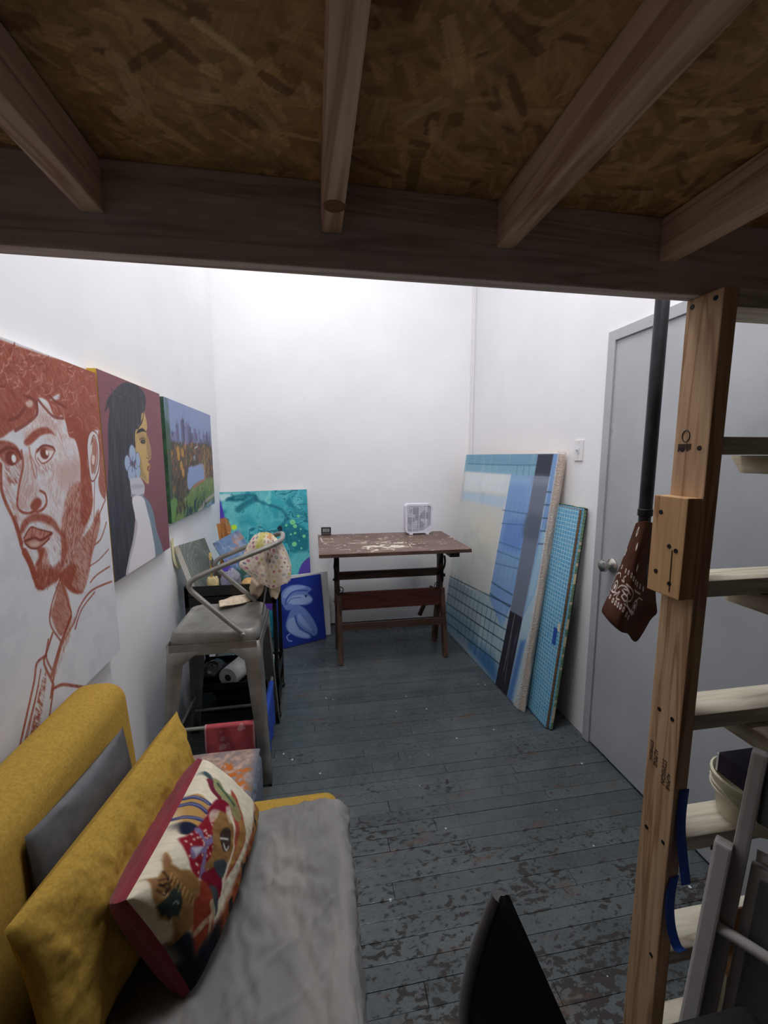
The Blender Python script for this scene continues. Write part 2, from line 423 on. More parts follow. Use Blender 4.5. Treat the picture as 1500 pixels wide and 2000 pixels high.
# ceiling lamps
for i, (x, y, z, l, wd, p) in enumerate(LAMPS):
    t = thing('ceiling_light', ['white box ceiling light above the loft bed platform', 'wide flat ceiling light over the middle of the room', 'narrow hanging light close to the back wall'][i], 'ceiling light', (x, y, ZC))
    zt = min(z+0.07, ZC-0.0005)
    MB().box(x-l/2-0.03, x+l/2+0.03, y-wd/2-0.03, y+wd/2+0.03, z+0.004, zt, bev=0.006).build('housing', M_WHITEP, t)
    MB().bar((x-l/2-0.03, y-wd/2-0.02, z), (x+l/2+0.03, y-wd/2-0.02, z), 0.02, 0.012).bar((x-l/2-0.03, y+wd/2+0.02, z), (x+l/2+0.03, y+wd/2+0.02, z), 0.02, 0.012).build('rim', M_WHITEP, t)
    if zt < ZC-0.05:
        for s_ in (-1, 1): MB().tube([(x+s_*l*0.4, y, zt-0.004), (x+s_*l*0.4, y, ZC-0.0005)], 0.004, 8).build('hanger', M_CHROME, t)

# ================================================================== THE LOFT
HB, HT, JB = 1.820, 1.9575, 1.876
loft = thing('loft_platform', 'raw lumber loft platform with chipboard deck, corner post and ladder rungs', 'loft', (0.791, 0.76, 0))
# deck of pressed wood strands: every strand laid as a rotated rectangle
DY = 0.20; DW, DH = XR-XL, 0.80-DY
pd = Paint(DW, DH, 0.0028, (192, 156, 110))
pd.C *= (0.85+0.3*fbm(pd.U*14, pd.V*14, 3))[..., None]
hgt = np.zeros(pd.U.shape)
for k in range(3300):
    cx, cy = RNG.uniform(0, DW), RNG.uniform(0, DH)
    L, W_ = RNG.uniform(0.025, 0.10), RNG.uniform(0.006, 0.024); a = RNG.normal(0.5, 0.9)
    ca, sa = math.cos(a), math.sin(a); e = max(L, W_)/2
    sub = pd._sub([(cx-e, cy-e), (cx+e, cy+e)], 0.0)
    if sub is None: continue
    du, dv = pd.U[sub]-cx, pd.V[sub]-cy; p_, q_ = du*ca+dv*sa, -du*sa+dv*ca
    msk = ((np.abs(p_)+0.25*np.abs(q_) < L/2) & (np.abs(q_) < W_/2*(1-0.5*np.abs(p_)/L))).astype(float)
    t_ = RNG.normal(0, 1); base = np.array([200, 164, 118.])*(1+0.13*t_)+np.array([0, 0, 4.])*RNG.normal()
    if RNG.random() < 0.06: base = np.array([136, 100, 76.])
    if RNG.random() < 0.05: base = np.array([228, 198, 150.])
    grain = (0.88+0.24*vnoise(q_*420, p_*12, k))[..., None]
    a_ = msk[..., None]*0.62; pd.C[sub] = pd.C[sub]*(1-a_)+np.clip(base, 20, 255)/255*grain*a_
    hgt[sub] = np.where(msk > 0.5, RNG.uniform(0, 0.0022), hgt[sub])
P = np.stack([XL+pd.U, DY+pd.V, HT-hgt*0.7], -1)
dk = grid_mesh('deck', P, pd.C, painted('strand_board', 0.8, 260, 0.5, 0.15), loft, flip=True)
dk['label'] = 'brown pressed strand board underside'
MB().box(XL, XR, YF, DY, HT-0.0005, HT+0.001).build('deck', simple('strand_board_plain', (150, 118, 80), 0.8, var=0.3, scale=40), loft)
MB().box(XL, XR, YF, 0.80, HT+0.001, HT+0.016).build('deck_top', simple('strand_board_top', (118, 92, 60), 0.8, var=0.25, scale=25), loft)
MB().box(XL, XR, 0.7700, 0.8035, HB, HT-0.0005, bev=0.003).build('header_beam', M_LUMBER_X, loft)
def knots(mb, n): pass
for jx in (-0.347, 0.022, 0.336, 0.672, 1.006, -0.74):
    j = MB().box(jx, jx+0.0345, YF, 0.7695, JB, HT-0.004, bev=0.003).build('joist', M_LUMBER_Y, loft)
MB().lathe([(0.017, 0), (0.015, 0.0006), (0.006, 0.0009), (0.0, 0.0009)], (0.040, 0.69, JB-0.0003), (0, 0, -1), 14).build('knot', simple('wood_knot', (126, 92, 66), 0.7, var=0.25, scale=300), loft)
PX0, PX1, PY0, PY1 = 0.774, 0.808, 0.719, 0.801
post = MB().box(PX0, PX1, PY0, PY1, 0, HB-0.0005, bev=0.003).build('post', M_LUMBER_Z, loft)
post['label'] = 'upright two by four post'
scr = [(1352, 600), (1398, 582), (1333, 878), (1366, 875), (1288, 1385), (1313, 1405), (1263, 1615), (1295, 1645), (1272, 1865)]
for sx_, sy_ in scr:
    p = at(sx_, sy_, X=PX0)
    MB().lathe([(0.0052, 0), (0.0048, 0.0012), (0.003, 0.0014), (0, 0.0008)], (PX0, p[1], p[2]), (-1, 0, 0), 10).build('screw', M_SCREW, post)
blk = MB().box(0.741, 0.7738, PY0+0.002, PY1+0.005, 1.203, 1.416, bev=0.002).build('block', wood('fir_block', (214, 172, 126), (150, 104, 66), 'Z'), loft)
blk['label'] = 'short lumber offcut screwed to the post'
for sx_, sy_ in ((1291, 1000), (1307, 1067), (1320, 1076), (1281, 1115), (1307, 1140)):
    p = at(sx_, sy_, X=0.741)
    MB().lathe([(0.0052, 0), (0.0048, 0.0012), (0.003, 0.0014), (0, 0.0008)], (0.741, p[1], p[2]), (-1, 0, 0), 10).build('screw', M_SCREW, blk)
p0, p1 = at(1313, 1075, X=0.741), at(1306, 1165, X=0.741)
MB().bar((0.7407, p0[1], p0[2]), (0.7407, p1[1], p1[2]+0.01), 0.0022, 0.0012, (1, 0, 0)).build('crack', simple('wood_crack', (70, 44, 28), 0.9), blk)
# lumber stamps printed on the post
M_INK = simple('stamp_ink', (46, 36, 30), 0.8, var=0.3, scale=400)
def text_part(txt, size, Mx, name, mat, parent, ext=0.0002):
    cu = bpy.data.curves.new(name, 'FONT'); cu.body = txt; cu.size = size; cu.extrude = ext; cu.align_x = 'CENTER'; cu.align_y = 'CENTER'
    tmp = bpy.data.objects.new(name, cu); C.objects.link(tmp); bpy.context.view_layer.update()
    me = bpy.data.meshes.new_from_object(tmp.evaluated_get(bpy.context.evaluated_depsgraph_get())); bpy.data.objects.remove(tmp)
    me.transform(Mx); me.materials.clear()
    o = link(name, me, mat); setp(o, parent); return o
def post_text(txt, size, y, z):
    # runs down the post's face (which looks to -X)
    ex, ey, ez = Vector((0, 0, -1)), Vector((0, -1, 0)), Vector((-1, 0, 0))
    if ex.cross(ey).dot(ez) < 0: ey = -ey
    Mx = Matrix(((ex.x, ey.x, ez.x, PX0-0.0006), (ex.y, ey.y, ez.y, y), (ex.z, ey.z, ez.z, z), (0, 0, 0, 1)))
    text_part(txt, size, Mx, 'stamp_lettering', M_INK, post)
pz = at(1290, 1480, X=PX0)[2]
post_text('STIMSON', 0.015, 0.750, pz-0.026); post_text('ALPINE', 0.013, 0.736, pz-0.039)
post_text('STIMSON', 0.012, 0.788, pz+0.0); post_text('ALPINE', 0.014, 0.774, pz-0.009)
gz = at(1340, 852, X=PX0); 
MB().tube([(PX0-0.0004, gz[1]+0.009*math.cos(a), gz[2]+0.012*math.sin(a)) for a in np.linspace(0, 2*PI, 16, endpoint=False)], 0.0011, 5, True).build('grade_stamp', M_INK, post)
g = MB()
for k in range(9): g.box(PX0-0.0008, PX0, gz[1]-0.014+0.0036*k, gz[1]-0.012+0.0036*k, gz[2]-0.028-0.002*(k % 3), gz[2]-0.016)
g.build('grade_stamp', M_INK, post)
# rungs between the post and the right wall, long boards under them
for k, zt in enumerate((1.8195, 1.539, 1.242, 0.939, 0.637, 0.334, 0.05)):
    MB().box(PX1+0.0005, XR-0.001, PY0+0.001, PY1, zt-0.0355, zt, bev=0.002).build('rung', M_PALE_X, loft)
for k, zt in enumerate((1.5028, 1.2058, 0.9028)):
    b = MB(); x0, x1, z0, z1 = 0.946, 1.07, zt-0.040, zt-0.001
    b.add([(x0, -0.5, z0), (x1, -0.5, z0), (x1, -0.5, z1), (x0, -0.5, z1), (x0, 0.796, z0), (x1, 0.80, z0), (x1, 0.82, z1), (x0, 0.823, z1)],
          [(0, 1, 2, 3), (7, 6, 5, 4), (0, 4, 5, 1), (1, 5, 6, 2), (2, 6, 7, 3), (3, 7, 4, 0)])
    b.build('shelf_board', M_PALE_Y, loft)
# blue painter's tape hanging from the post
M_TAPE = simple('blue_painters_tape', (28, 72, 158), 0.75, var=0.1)
def ribbon(pts, wv, th, name, mat, parent=None, smooth=True):
    """band along pts; wv = half width vector for every point (or one)"""
    pts = [np.asarray(p, float) for p in pts]; W_ = [np.asarray(wv[i] if np.ndim(wv) == 2 else wv, float) for i in range(len(pts))]
    P = np.stack([[p-w_ for p, w_ in zip(pts, W_)], [p for p in pts], [p+w_ for p, w_ in zip(pts, W_)]], 0)
    o = grid_mesh(name, P, None, mat, parent)
    md = o.modifiers.new('thick', 'SOLIDIFY'); md.thickness = th; md.offset = 0
    return o
f0, f1, f2 = at(1337, 1542, Y=0.7165), at(1330, 1620, Y=0.714), at(1340, 1728, Y=0.69)
tag(ribbon(smooth_curve([f0, f1, f2], 6), (0.012, 0, 0), 0.0006, 'painters_tape', M_TAPE), 'upper, straight-hanging blue tape strip on the wooden post', 'tape', 'blue tape strips on the post')
q = [at(1318, 1712, Y=0.716), at(1309, 1760, Y=0.71), at(1311, 1810, Y=0.70), at(1322, 1848, Y=0.69), at(1334, 1858, Y=0.68)]
tag(ribbon(smooth_curve(q, 6), (0.011, 0, 0.002), 0.0006, 'painters_tape', M_TAPE), 'lower, curled-up blue tape strip on the wooden post', 'tape', 'blue tape strips on the post')

# ================================================================== PAINTINGS
def canvas(name, label, o, u, v, w, h, th, res, base, side=M_CANVAS, cat='painting', mat=None):
    o, u, v = (np.asarray(a, float) for a in (o, u, v)); u = u/np.linalg.norm(u); v = v-u*np.dot(u, v); v = v/np.linalg.norm(v); n = np.cross(u, v)
    p = Paint(w, h, res, base); p.P = o+p.U[..., None]*u+p.V[..., None]*v; p.flat = (o, u, v, n)
    t = thing(name, label, cat, tuple(o))
    def finish():
        f = grid_mesh('painted_face', p.P, p.C, mat or M_ART, t)
        M = Matrix(((u[0], v[0], n[0], o[0]), (u[1], v[1], n[1], o[1]), (u[2], v[2], n[2], o[2]), (0, 0, 0, 1)))
        b = MB().box(0, w, 0, h, -th, -0.0006, M).build('stretcher', side, t)
        return t
    p.t = t; return p, finish

# ---- portrait drawn in rust chalk
p, fin = canvas('portrait_painting', 'large white canvas with a rust-red chalk portrait of a bearded man', (-0.722, 0.80, 0.789), (0, 1, 0), (0, 0, 1), 0.8085, 0.993, 0.034, 0.0021, (222, 222, 226))
U, V = p.U, p.V
RU, RD, RL = (150, 68, 46), (124, 52, 38), (186, 128, 110)
n1 = fbm(U*18, V*18, 1); p.wash(sst(0.45, 0.7, n1), (212, 213, 219), 0.8)
scr_ = sst(0.42, 0.60, vnoise(U*330+V*60, V*130, 5)*0.55+fbm(U*60, V*60, 9)*0.45)     # chalk grain
hat = sst(0.36, 0.62, vnoise((U+V*0.6)*420, (V-U*0.6)*60, 11)*0.6+fbm(U*30, V*30, 12)*0.4)
hat2 = sst(0.40, 0.66, vnoise((U-V*0.5)*400, (V+U*0.5)*55, 21)*0.7+fbm(U*22, V*22, 22)*0.3)
sol = 0.80+0.2*scr_; hair = np.clip(0.62+0.5*hat, 0, 1)
p.tr(0, 640, 0.3)
# jaw, beard, neck in half tone
p.fill([(440, 1080), (520, 1000), (600, 1080), (598, 1180), (560, 1300), (500, 1430), (440, 1530), (385, 1600), (380, 1640), (280, 1700), (240, 1690), (215, 1600), (240, 1530), (255, 1480), (300, 1440), (330, 1560), (395, 1510), (405, 1420), (395, 1320), (410, 1220)], RL, 0.01, 0.75)
p.fill([(440, 1080), (520, 1000), (600, 1080), (598, 1180), (560, 1300), (500, 1430), (440, 1530), (385, 1600), (380, 1640), (280, 1700), (240, 1690), (215, 1600), (240, 1530), (255, 1480), (300, 1440), (330, 1560), (395, 1510), (405, 1420), (395, 1320), (410, 1220)], RU, 0.008, 0.8, mod=hat2)
p.fill([(225, 1600), (300, 1570), (390, 1580), (375, 1640), (290, 1695), (245, 1690)], RU, 0.006, 0.85, mod=sol)
p.fill([(400, 1320), (440, 1400), (420, 1520), (385, 1600), (400, 1500)], RU, 0.006, 0.8)
p.fill([(385, 1620), (440, 1540), (520, 1400), (600, 1280), (640, 1180), (650, 1290), (600, 1480), (575, 1620), (540, 1720), (500, 1730), (450, 1700)], RL, 0.006, 0.75)
p.fill([(385, 1620), (440, 1540), (520, 1400), (600, 1280), (640, 1180), (650, 1290), (600, 1480), (575, 1620), (540, 1720), (500, 1730), (450, 1700)], RU, 0.006, 0.75, mod=hat)
p.fill([(385, 1615), (460, 1540), (500, 1560), (470, 1680), (540, 1720), (490, 1730), (440, 1700)], RU, 0.005, 0.9, mod=sol)
p.fill([(395, 1650), (440, 1730), (465, 1850), (460, 1900), (395, 2010), (330, 1870), (350, 1800)], RL, 0.004, 0.85)
p.fill([(395, 1650), (440, 1730), (465, 1850), (460, 1900), (395, 2010), (330, 1870), (350, 1800)], RU, 0.004, 0.45, mod=hat)
# face shading
p.fill([(240, 520), (330, 520), (400, 600), (420, 700), (360, 700), (280, 640), (210, 660), (150, 690)], RL, 0.02, 0.35, mod=hat)
p.fill([(130, 840), (200, 820), (235, 960), (260, 1070), (215, 1150), (150, 1190), (115, 1150), (125, 1000)], RL, 0.01, 0.55, mod=np.clip(0.4+hat2, 0, 1))
p.fill([(380, 900), (520, 860), (525, 980), (460, 1060), (390, 1040)], RL, 0.03, 0.5)
p.fill([(160, 690), (260, 650), (330, 660), (250, 700), (180, 770)], RL, 0.01, 0.5)
p.fill([(35, 890), (135, 880), (125, 1000), (60, 1020)], RU, 0.006, 0.75, mod=hat)
p.fill([(70, 920), (130, 915), (110, 965), (75, 970)], (205, 196, 196), 0.006, 0.8)
# hair
H = [(-500, -240), (-300, -60), (0, 78), (320, 190), (636, 303), (655, 600), (668, 660), (630, 665), (595, 672), (575, 720), (565, 800), (572, 900), (592, 985), (602, 1100), (598, 1180), (570, 1260), (540, 1290), (520, 1200), (528, 1080), (525, 985), (520, 850), (490, 730), (450, 705), (430, 620), (400, 570), (360, 585), (310, 480), (250, 455), (235, 520), (215, 580), (150, 630), (60, 680), (0, 720), (-200, 780), (-500, 800)]
p.fill(H, RL, 0.003, 0.95); p.fill(H, RU, 0.004, 0.95, mod=hair)
p.fill([(430, 560), (520, 580), (570, 700), (565, 900), (545, 980), (520, 830), (490, 730), (450, 700)], RU, 0.006, 0.9)
p.fill([(640, 660), (668, 700), (690, 1090), (655, 1080), (640, 1000), (650, 900)], RU, 0.003, 0.9, mod=sol)
p.fill([(330, 460), (385, 430), (385, 462), (340, 475)], (208, 204, 206), 0.004); p.fill([(165, 490), (200, 470), (215, 500), (190, 520)], (214, 190, 182), 0.004, 0.9)
for c in ([(250, 470), (290, 520), (350, 580), (410, 590)], [(240, 480), (240, 560), (180, 620), (100, 670)], [(300, 420), (360, 480), (430, 520)], [(160, 440), (230, 480), (240, 560)], [(60, 600), (120, 580), (160, 520)]): p.line(c, 0.009, RD, 0.85)
for k in range(230):
    x, y = RNG.uniform(-220, 625), 0
    y = 80+0.352*x+RNG.uniform(12, 340)*(0.95 if x < 430 else 1.6); a = RNG.uniform(-1.4, 1.4); l = RNG.uniform(20, 60)
    if y > 690 or (y > 470+0.2*abs(x-150) and x < 440): continue
    p.line([(x, y), (x+l*0.5, y+l*a*0.3), (x+l*0.7, y+l*a)], 0.0028, (214, 168, 154) if k % 5 < 2 else RD, 0.6)
# ear
E_ = [(600, 668), (636, 700), (650, 820), (640, 930), (612, 995), (590, 985), (577, 900), (567, 780), (577, 700)]
p.fill(E_, (214, 208, 208), 0.002); p.line(E_+E_[:1], 0.005, RD, 0.9)
p.fill([(600, 720), (622, 730), (632, 820), (618, 920), (598, 950), (590, 860), (600, 800)], RU, 0.003, 0.75, mod=sol); p.line([(592, 760), (610, 700), (632, 760), (636, 860), (615, 950)], 0.004, RD)
p.fill([(600, 830), (618, 840), (612, 890), (598, 880)], (220, 200, 194), 0.003)
# loose chalk tone over the face
FACE = [(0, 800), (150, 640), (300, 520), (430, 640), (520, 850), (500, 1050), (420, 1250), (380, 1480), (280, 1640), (160, 1480), (60, 1200)]
p.fill(FACE, RL, 0.02, 0.34, mod=hat*sst(0.35, 0.65, fbm(U*7, V*7, 44)))
p.fill([(330, 860), (380, 880), (420, 1000), (380, 1180), (330, 1240), (320, 1100), (300, 1000)], RL, 0.03, 0.45, mod=hat2)
p.fill([(240, 880), (330, 890), (340, 930), (270, 950), (235, 920)], RU, 0.012, 0.4, mod=hat)
p.fill([(10, 1000), (60, 1060), (110, 1200), (110, 1290), (60, 1180), (20, 1090)], RL, 0.012, 0.6, mod=hat)
p.fill([(150, 690), (240, 560), (330, 560), (400, 640), (410, 760), (370, 700), (300, 640), (220, 660)], RL, 0.03, 0.5, mod=hat2)
for k in range(260):
    x, y = RNG.uniform(420, 600), RNG.uniform(1000, 1560); x -= max(0, y-1250)*0.45; p.line([(x, y), (x+RNG.uniform(4, 14), y+RNG.uniform(14, 40))], 0.0018, RD if k % 3 else (214, 176, 164), 0.55)
for k in range(120):
    x, y = RNG.uniform(225, 400), RNG.uniform(1540, 1690); p.line([(x, y), (x+RNG.uniform(-8, 8), y+RNG.uniform(10, 26))], 0.0018, RD if k % 3 else (214, 176, 164), 0.45)
# brows, eyes
p.fill([(155, 745), (200, 690), (260, 652), (320, 655), (362, 702), (330, 690), (270, 700), (220, 742), (180, 768)], RU, 0.004, 0.98, mod=sol)
p.fill([(-80, 760), (0, 735), (60, 742), (110, 772), (138, 835), (60, 800), (0, 806), (-80, 830)], RU, 0.004, 0.98, mod=sol)
p.fill([(240, 805), (280, 772), (340, 780), (356, 800), (330, 850), (280, 882), (248, 850)], (226, 214, 212), 0.002)
p.dot((290, 818), 0.019, RD, ry=0.016); p.dot((306, 812), 0.006, (238, 236, 238), ry=0.008); p.fill([(236, 812), (280, 770), (340, 778), (356, 800), (330, 800), (285, 795)], RU, 0.004, 0.7, mod=sol)
p.line([(236, 810), (280, 768), (340, 776), (358, 800)], 0.006, RD); p.line([(245, 850), (280, 884), (330, 852), (356, 802)], 0.004, RU, 0.9); p.line([(240, 790), (230, 850), (260, 900)], 0.005, RL, 0.9)
p.fill([(-10, 820), (50, 785), (110, 800), (136, 850), (100, 892), (40, 890)], RU, 0.004, 0.9, mod=sol)
p.dot((72, 850), 0.019, RD, ry=0.018); p.dot((90, 852), 0.008, (236, 234, 236), ry=0.010)
p.line([(-10, 818), (50, 783), (112, 798), (138, 850)], 0.008, RD)
# nose
p.line([(140, 800), (150, 900), (128, 1010), (112, 1140), (130, 1190), (180, 1208), (235, 1190)], 0.007, RU, 0.95, mod=sol)
p.fill([(205, 1185), (200, 1150), (235, 1108), (265, 1118), (270, 1150), (240, 1190)], RU, 0.005, 0.95); p.line([(262, 1062), (295, 1085), (303, 1140), (280, 1180), (240, 1200)], 0.008, RU, 0.95, mod=sol)
p.line([(190, 780), (205, 880), (230, 980)], 0.006, RL, 0.9); p.line([(205, 840), (232, 900), (240, 970)], 0.004, RU, 0.5)
# contour, moustache, lips
p.line([(5, 890), (8, 1040), (36, 1135), (80, 1230), (120, 1330), (142, 1430), (185, 1520), (215, 1600), (240, 1680), (280, 1698)], 0.010, RU, 0.97, mod=sol)
p.line([(95, 1240), (118, 1330), (140, 1400)], 0.014, RU, 0.8, mod=sol); p.line([(160, 1460), (200, 1540), (225, 1620)], 0.02, RU, 0.9)
p.fill([(125, 1340), (148, 1262), (210, 1212), (270, 1210), (342, 1240), (384, 1300), (398, 1360), (345, 1300), (260, 1262), (190, 1275), (150, 1335)], RU, 0.006, 0.97, mod=sol)
p.fill([(155, 1370), (200, 1300), (250, 1312), (340, 1335), (320, 1375), (255, 1430), (200, 1432), (162, 1402)], RL, 0.003, 0.95); p.fill([(155, 1370), (200, 1300), (250, 1312), (340, 1335), (270, 1380), (225, 1368)], RU, 0.003, 0.65, mod=hat2); p.fill([(200, 1400), (255, 1395), (245, 1422), (205, 1424)], (216, 190, 184), 0.006, 0.8)
p.line([(162, 1390), (225, 1368), (270, 1382), (338, 1338)], 0.007, RD); p.line([(155, 1372), (200, 1300), (250, 1312), (340, 1335)], 0.004, RD); p.line([(165, 1405), (200, 1434), (255, 1432), (322, 1372)], 0.005, RD)
p.fill([(240, 1432), (292, 1440), (275, 1500), (250, 1560), (235, 1540), (255, 1490)], RU, 0.006, 0.95)
# collar and jacket
p.tr(0, 640, 0.42)
for c, wd in (([(275, 1150), (320, 1290), (330, 1340), (290, 1450)], .006), ([(280, 1170), (240, 1290), (235, 1380), (285, 1460)], .006), ([(440, 715), (437, 900)], .004), ([(490, 800), (440, 930), (420, 1060)], .006), ([(495, 905), (470, 980), (440, 1010)], .006), ([(505, 1030), (460, 1080), (415, 1110)], .005), ([(510, 1110), (450, 1150), (420, 1185)], .006), ([(520, 1180), (430, 1220), (375, 1290), (345, 1370), (290, 1470), (255, 1600), (235, 1720)], .007), ([(440, 1230), (380, 1310), (350, 1400)], .006), ([(330, 1345), (280, 1480), (240, 1620)], .012), ([(245, 1680), (290, 1660), (340, 1665), (390, 1672)], .009), ([(250, 1660), (240, 1740), (225, 1840)], .007), ([(225, 1450), (215, 1530), (240, 1590)], .006), ([(245, 1420), (220, 1500), (205, 1560), (245, 1650)], .008), ([(215, 1525), (172, 1560), (160, 1640), (125, 1800), (80, 2000)], .008), ([(190, 1590), (170, 1700), (130, 1860), (100, 2000)], .005), ([(180, 1660), (150, 1800), (115, 1960)], .004)):
    p.line(c, wd, RU, 0.9, mod=sol)
p.fill([(195, 1640), (215, 1640), (165, 1960), (130, 1960)], RU, 0.004, 0.8, mod=hat)
p.fill([(330, 1360), (350, 1370), (265, 1600), (240, 1640), (235, 1600)], RL, 0.005, 0.8, mod=hat2)
fin()

# ---- woman in profile
p, fin = canvas('profile_painting', 'painting of a long-haired woman in profile on maroon, flower at her ear', (-0.728, 1.628, 1.043), (0, 1, 0), (0, 0, 1), 0.602, 0.759, 0.031, 0.0026, (134, 82, 92), simple('mustard_canvas_edge', (206, 168, 40), 0.6))
U, V = p.U, p.V; p.wash(fbm(U*8, V*8, 4), (122, 72, 82), 0.7); p.tr(180, 700, 0.225)
st = fbm(U*70, V*9, 8); st2 = sst(0.5, 0.75, st)
HW = [(130, 375), (160, 320), (210, 260), (270, 212), (340, 216), (400, 240), (450, 300), (466, 380), (452, 460), (430, 480), (420, 560), (390, 600), (370, 660), (375, 780), (330, 800), (310, 850), (320, 1000), (330, 1060), (335, 1150), (350, 1250), (372, 1380), (355, 1560), (325, 1720), (305, 1885), (150, 1985), (130, 1700), (130, 1300), (140, 900), (138, 600), (150, 450)]
p.fill([(440, 455), (466, 520), (478, 600), (468, 640), (490, 700), (512, 800), (508, 870), (484, 895), (506, 930), (494, 980), (492, 1040), (490, 1088), (470, 1082), (430, 1040), (395, 1030), (375, 830), (365, 700), (375, 620), (400, 580)], (196, 164, 104), 0.003)
p.fill([(470, 640), (492, 710), (512, 805), (506, 860), (482, 850), (470, 760)], (150, 118, 84), 0.008, 0.7); p.fill([(380, 840), (420, 860), (440, 960), (480, 1060), (440, 1040), (400, 990)], (150, 126, 84), 0.01, 0.6)
p.fill([(400, 660), (450, 650), (455, 700), (410, 720)], (170, 140, 96), 0.008, 0.8)
p.fill(HW, (56, 56, 66), 0.003); p.fill(HW, (86, 84, 92), 0.004, 0.55, mod=st2); p.fill(HW, (40, 38, 46), 0.004, 0.6, mod=sst(0.5, 0.7, fbm(U*60+3, V*6, 18)))
for k in range(16): p.line([(200+RNG.uniform(-70, 150), 220+RNG.uniform(0, 90)), (170+k*14, 420), (150+k*15, 900)], 0.0032, (84, 82, 90) if k % 2 else (36, 34, 42), 0.45)
for k in range(10): p.line([(150, 330+k*9), (128-k*2, 372+k*10)], 0.003, (50, 50, 58), 0.7)
p.fill([(385, 650), (405, 618), (440, 606), (468, 640), (440, 634), (400, 648)], (34, 32, 38), 0.003); p.fill([(420, 722), (438, 704), (460, 712), (458, 738), (432, 740)], (46, 42, 46), 0.003); p.dot((444, 722), 0.004, (150, 146, 140)); p.line([(412, 705), (440, 690), (465, 702)], 0.004, (60, 50, 46))
p.fill([(480, 940), (506, 930), (492, 960), (496, 982), (478, 968)], (150, 84, 72), 0.003); p.line([(470, 860), (490, 870), (500, 850)], 0.004, (96, 70, 54))
p.line([(448, 470), (430, 560), (388, 610)], 0.006, (40, 38, 44)); p.line([(440, 520), (410, 590), (392, 640)], 0.004, (40, 38, 44))
for c, r1, r2 in (((350, 825), .030, .034), ((308, 912), .026, .032), ((345, 1005), .036, .034), ((396, 970), .026, .036), ((398, 878), .022, .030)): p.dot(c, r1*1.08, (70, 78, 104), 1, r2*1.06); p.dot(c, r1, (158, 176, 202), 1, r2)
for c in ((350, 860), (325, 910), (348, 980), (385, 960), (380, 890)): p.line([(350, 915), c], 0.008, (92, 104, 132), 0.8)
p.dot((350, 915), 0.006, (66, 72, 96))
p.fill([(328, 1055), (360, 1040), (410, 1030), (440, 1070), (456, 1120), (440, 1195), (350, 1205), (338, 1150)], (196, 194, 202), 0.003); p.fill([(340, 1100), (440, 1090), (440, 1125), (345, 1130)], (168, 166, 178), 0.006, 0.8); p.line([(342, 1190), (400, 1202), (442, 1188)], 0.014, (146, 144, 156), 0.9)
p.fill([(440, 1200), (500, 1255), (535, 1350), (562, 1500), (618, 1690), (540, 1760), (505, 1500), (470, 1320)], (122, 138, 154), 0.003)
p.fill([(348, 1212), (440, 1205), (478, 1320), (520, 1500), (545, 1745), (420, 1830), (300, 1900), (318, 1740), (358, 1560), (376, 1400)], (224, 220, 224), 0.003); p.fill([(376, 1400), (395, 1450), (370, 1600), (330, 1760), (312, 1880), (298, 1890), (318, 1740), (358, 1560)], (182, 178, 188), 0.006, 0.9)
p.line([(620, 1545), (632, 1570), (622, 1600)], 0.003, (84, 44, 50))
fin()

# ---- autumn park below a skyline
p, fin = canvas('park_painting', 'landscape painting of autumn park trees and a pond below city towers', (-0.728, 2.285, 1.157), (0, 1, 0), (0, 0, 1), 0.962, 0.641, 0.031, 0.0052, (142, 156, 192), simple('green_canvas_edge', (44, 78, 56), 0.6, var=0.4, scale=25))
U, V = p.U, p.V; p.wash(fbm(U*6, V*10, 2), (120, 136, 178), 0.6)
RP = np.random.default_rng(3)
def dab(u, v, a, l, wd, c, al=0.9): p.line([(u-l*math.cos(a), v-l*math.sin(a)), (u, v), (u+l*math.cos(a), v+l*math.sin(a))], wd, c, al, raw=True, sm=False)
for k in range(56):
    u = RP.uniform(0.02, 0.95); hgt_ = RP.uniform(0.43, 0.52)+0.06*math.exp(-((u-0.3)/0.12)**2); w_ = RP.uniform(0.008, 0.03); g_ = RP.uniform(70, 135)
    p.fill([(u-w_, 0.36), (u+w_, 0.36), (u+w_, hgt_), (u-w_, hgt_)], (g_*0.95, g_*0.95, g_*1.15+14), raw=True, sm=False)
    if k % 3 == 0: p.line([(u, hgt_), (u, hgt_+0.02)], 0.006, (90, 92, 120), raw=True)
p.fill([(0, 0.10), (0.95, 0.14), (0.97, 0.40), (0.6, 0.43), (0.3, 0.41), (0, 0.40)], (74, 66, 58), 0.01, raw=True)
pal = [(150, 88, 50), (112, 74, 48), (66, 70, 52), (54, 56, 66), (176, 124, 60), (90, 92, 62), (60, 50, 50), (120, 86, 76)]
for k in range(620):
    u, v = RP.uniform(0, 0.96), RP.uniform(0.16, 0.42); c = pal[RP.integers(0, len(pal))]
    dab(u, v, RP.uniform(0.6, 2.4), RP.uniform(0.004, 0.018), RP.uniform(0.008, 0.017), c)
p.tr(180, 700, 0.225)
p.fill([(832, 960), (900, 930), (965, 918), (978, 1040), (900, 1095), (835, 1135)], (140, 158, 200), 0.006)
p.fill([(880, 1100), (1000, 1040), (1060, 1045), (1075, 1180), (930, 1320), (700, 1460), (680, 1300), (760, 1240), (840, 1180)], (112, 134, 76), 0.008)
for k in range(160):
    u, v = RP.uniform(0.05, 0.95), RP.uniform(0.0, 0.17)
    if RP.random() < 0.7: dab(u, v, RP.uniform(0, 0.9), 0.02, 0.012, [(126, 148, 84), (92, 118, 66), (70, 104, 60), (150, 160, 110)][RP.integers(0, 4)], 0.7)
p.line([(880, 1120), (930, 1080), (985, 1045), (990, 1000)], 0.014, (176, 110, 84)); p.fill([(915, 1330), (950, 1270), (1000, 1210), (1066, 1165), (1068, 1190), (990, 1250), (950, 1320)], (176, 160, 154), 0.006)
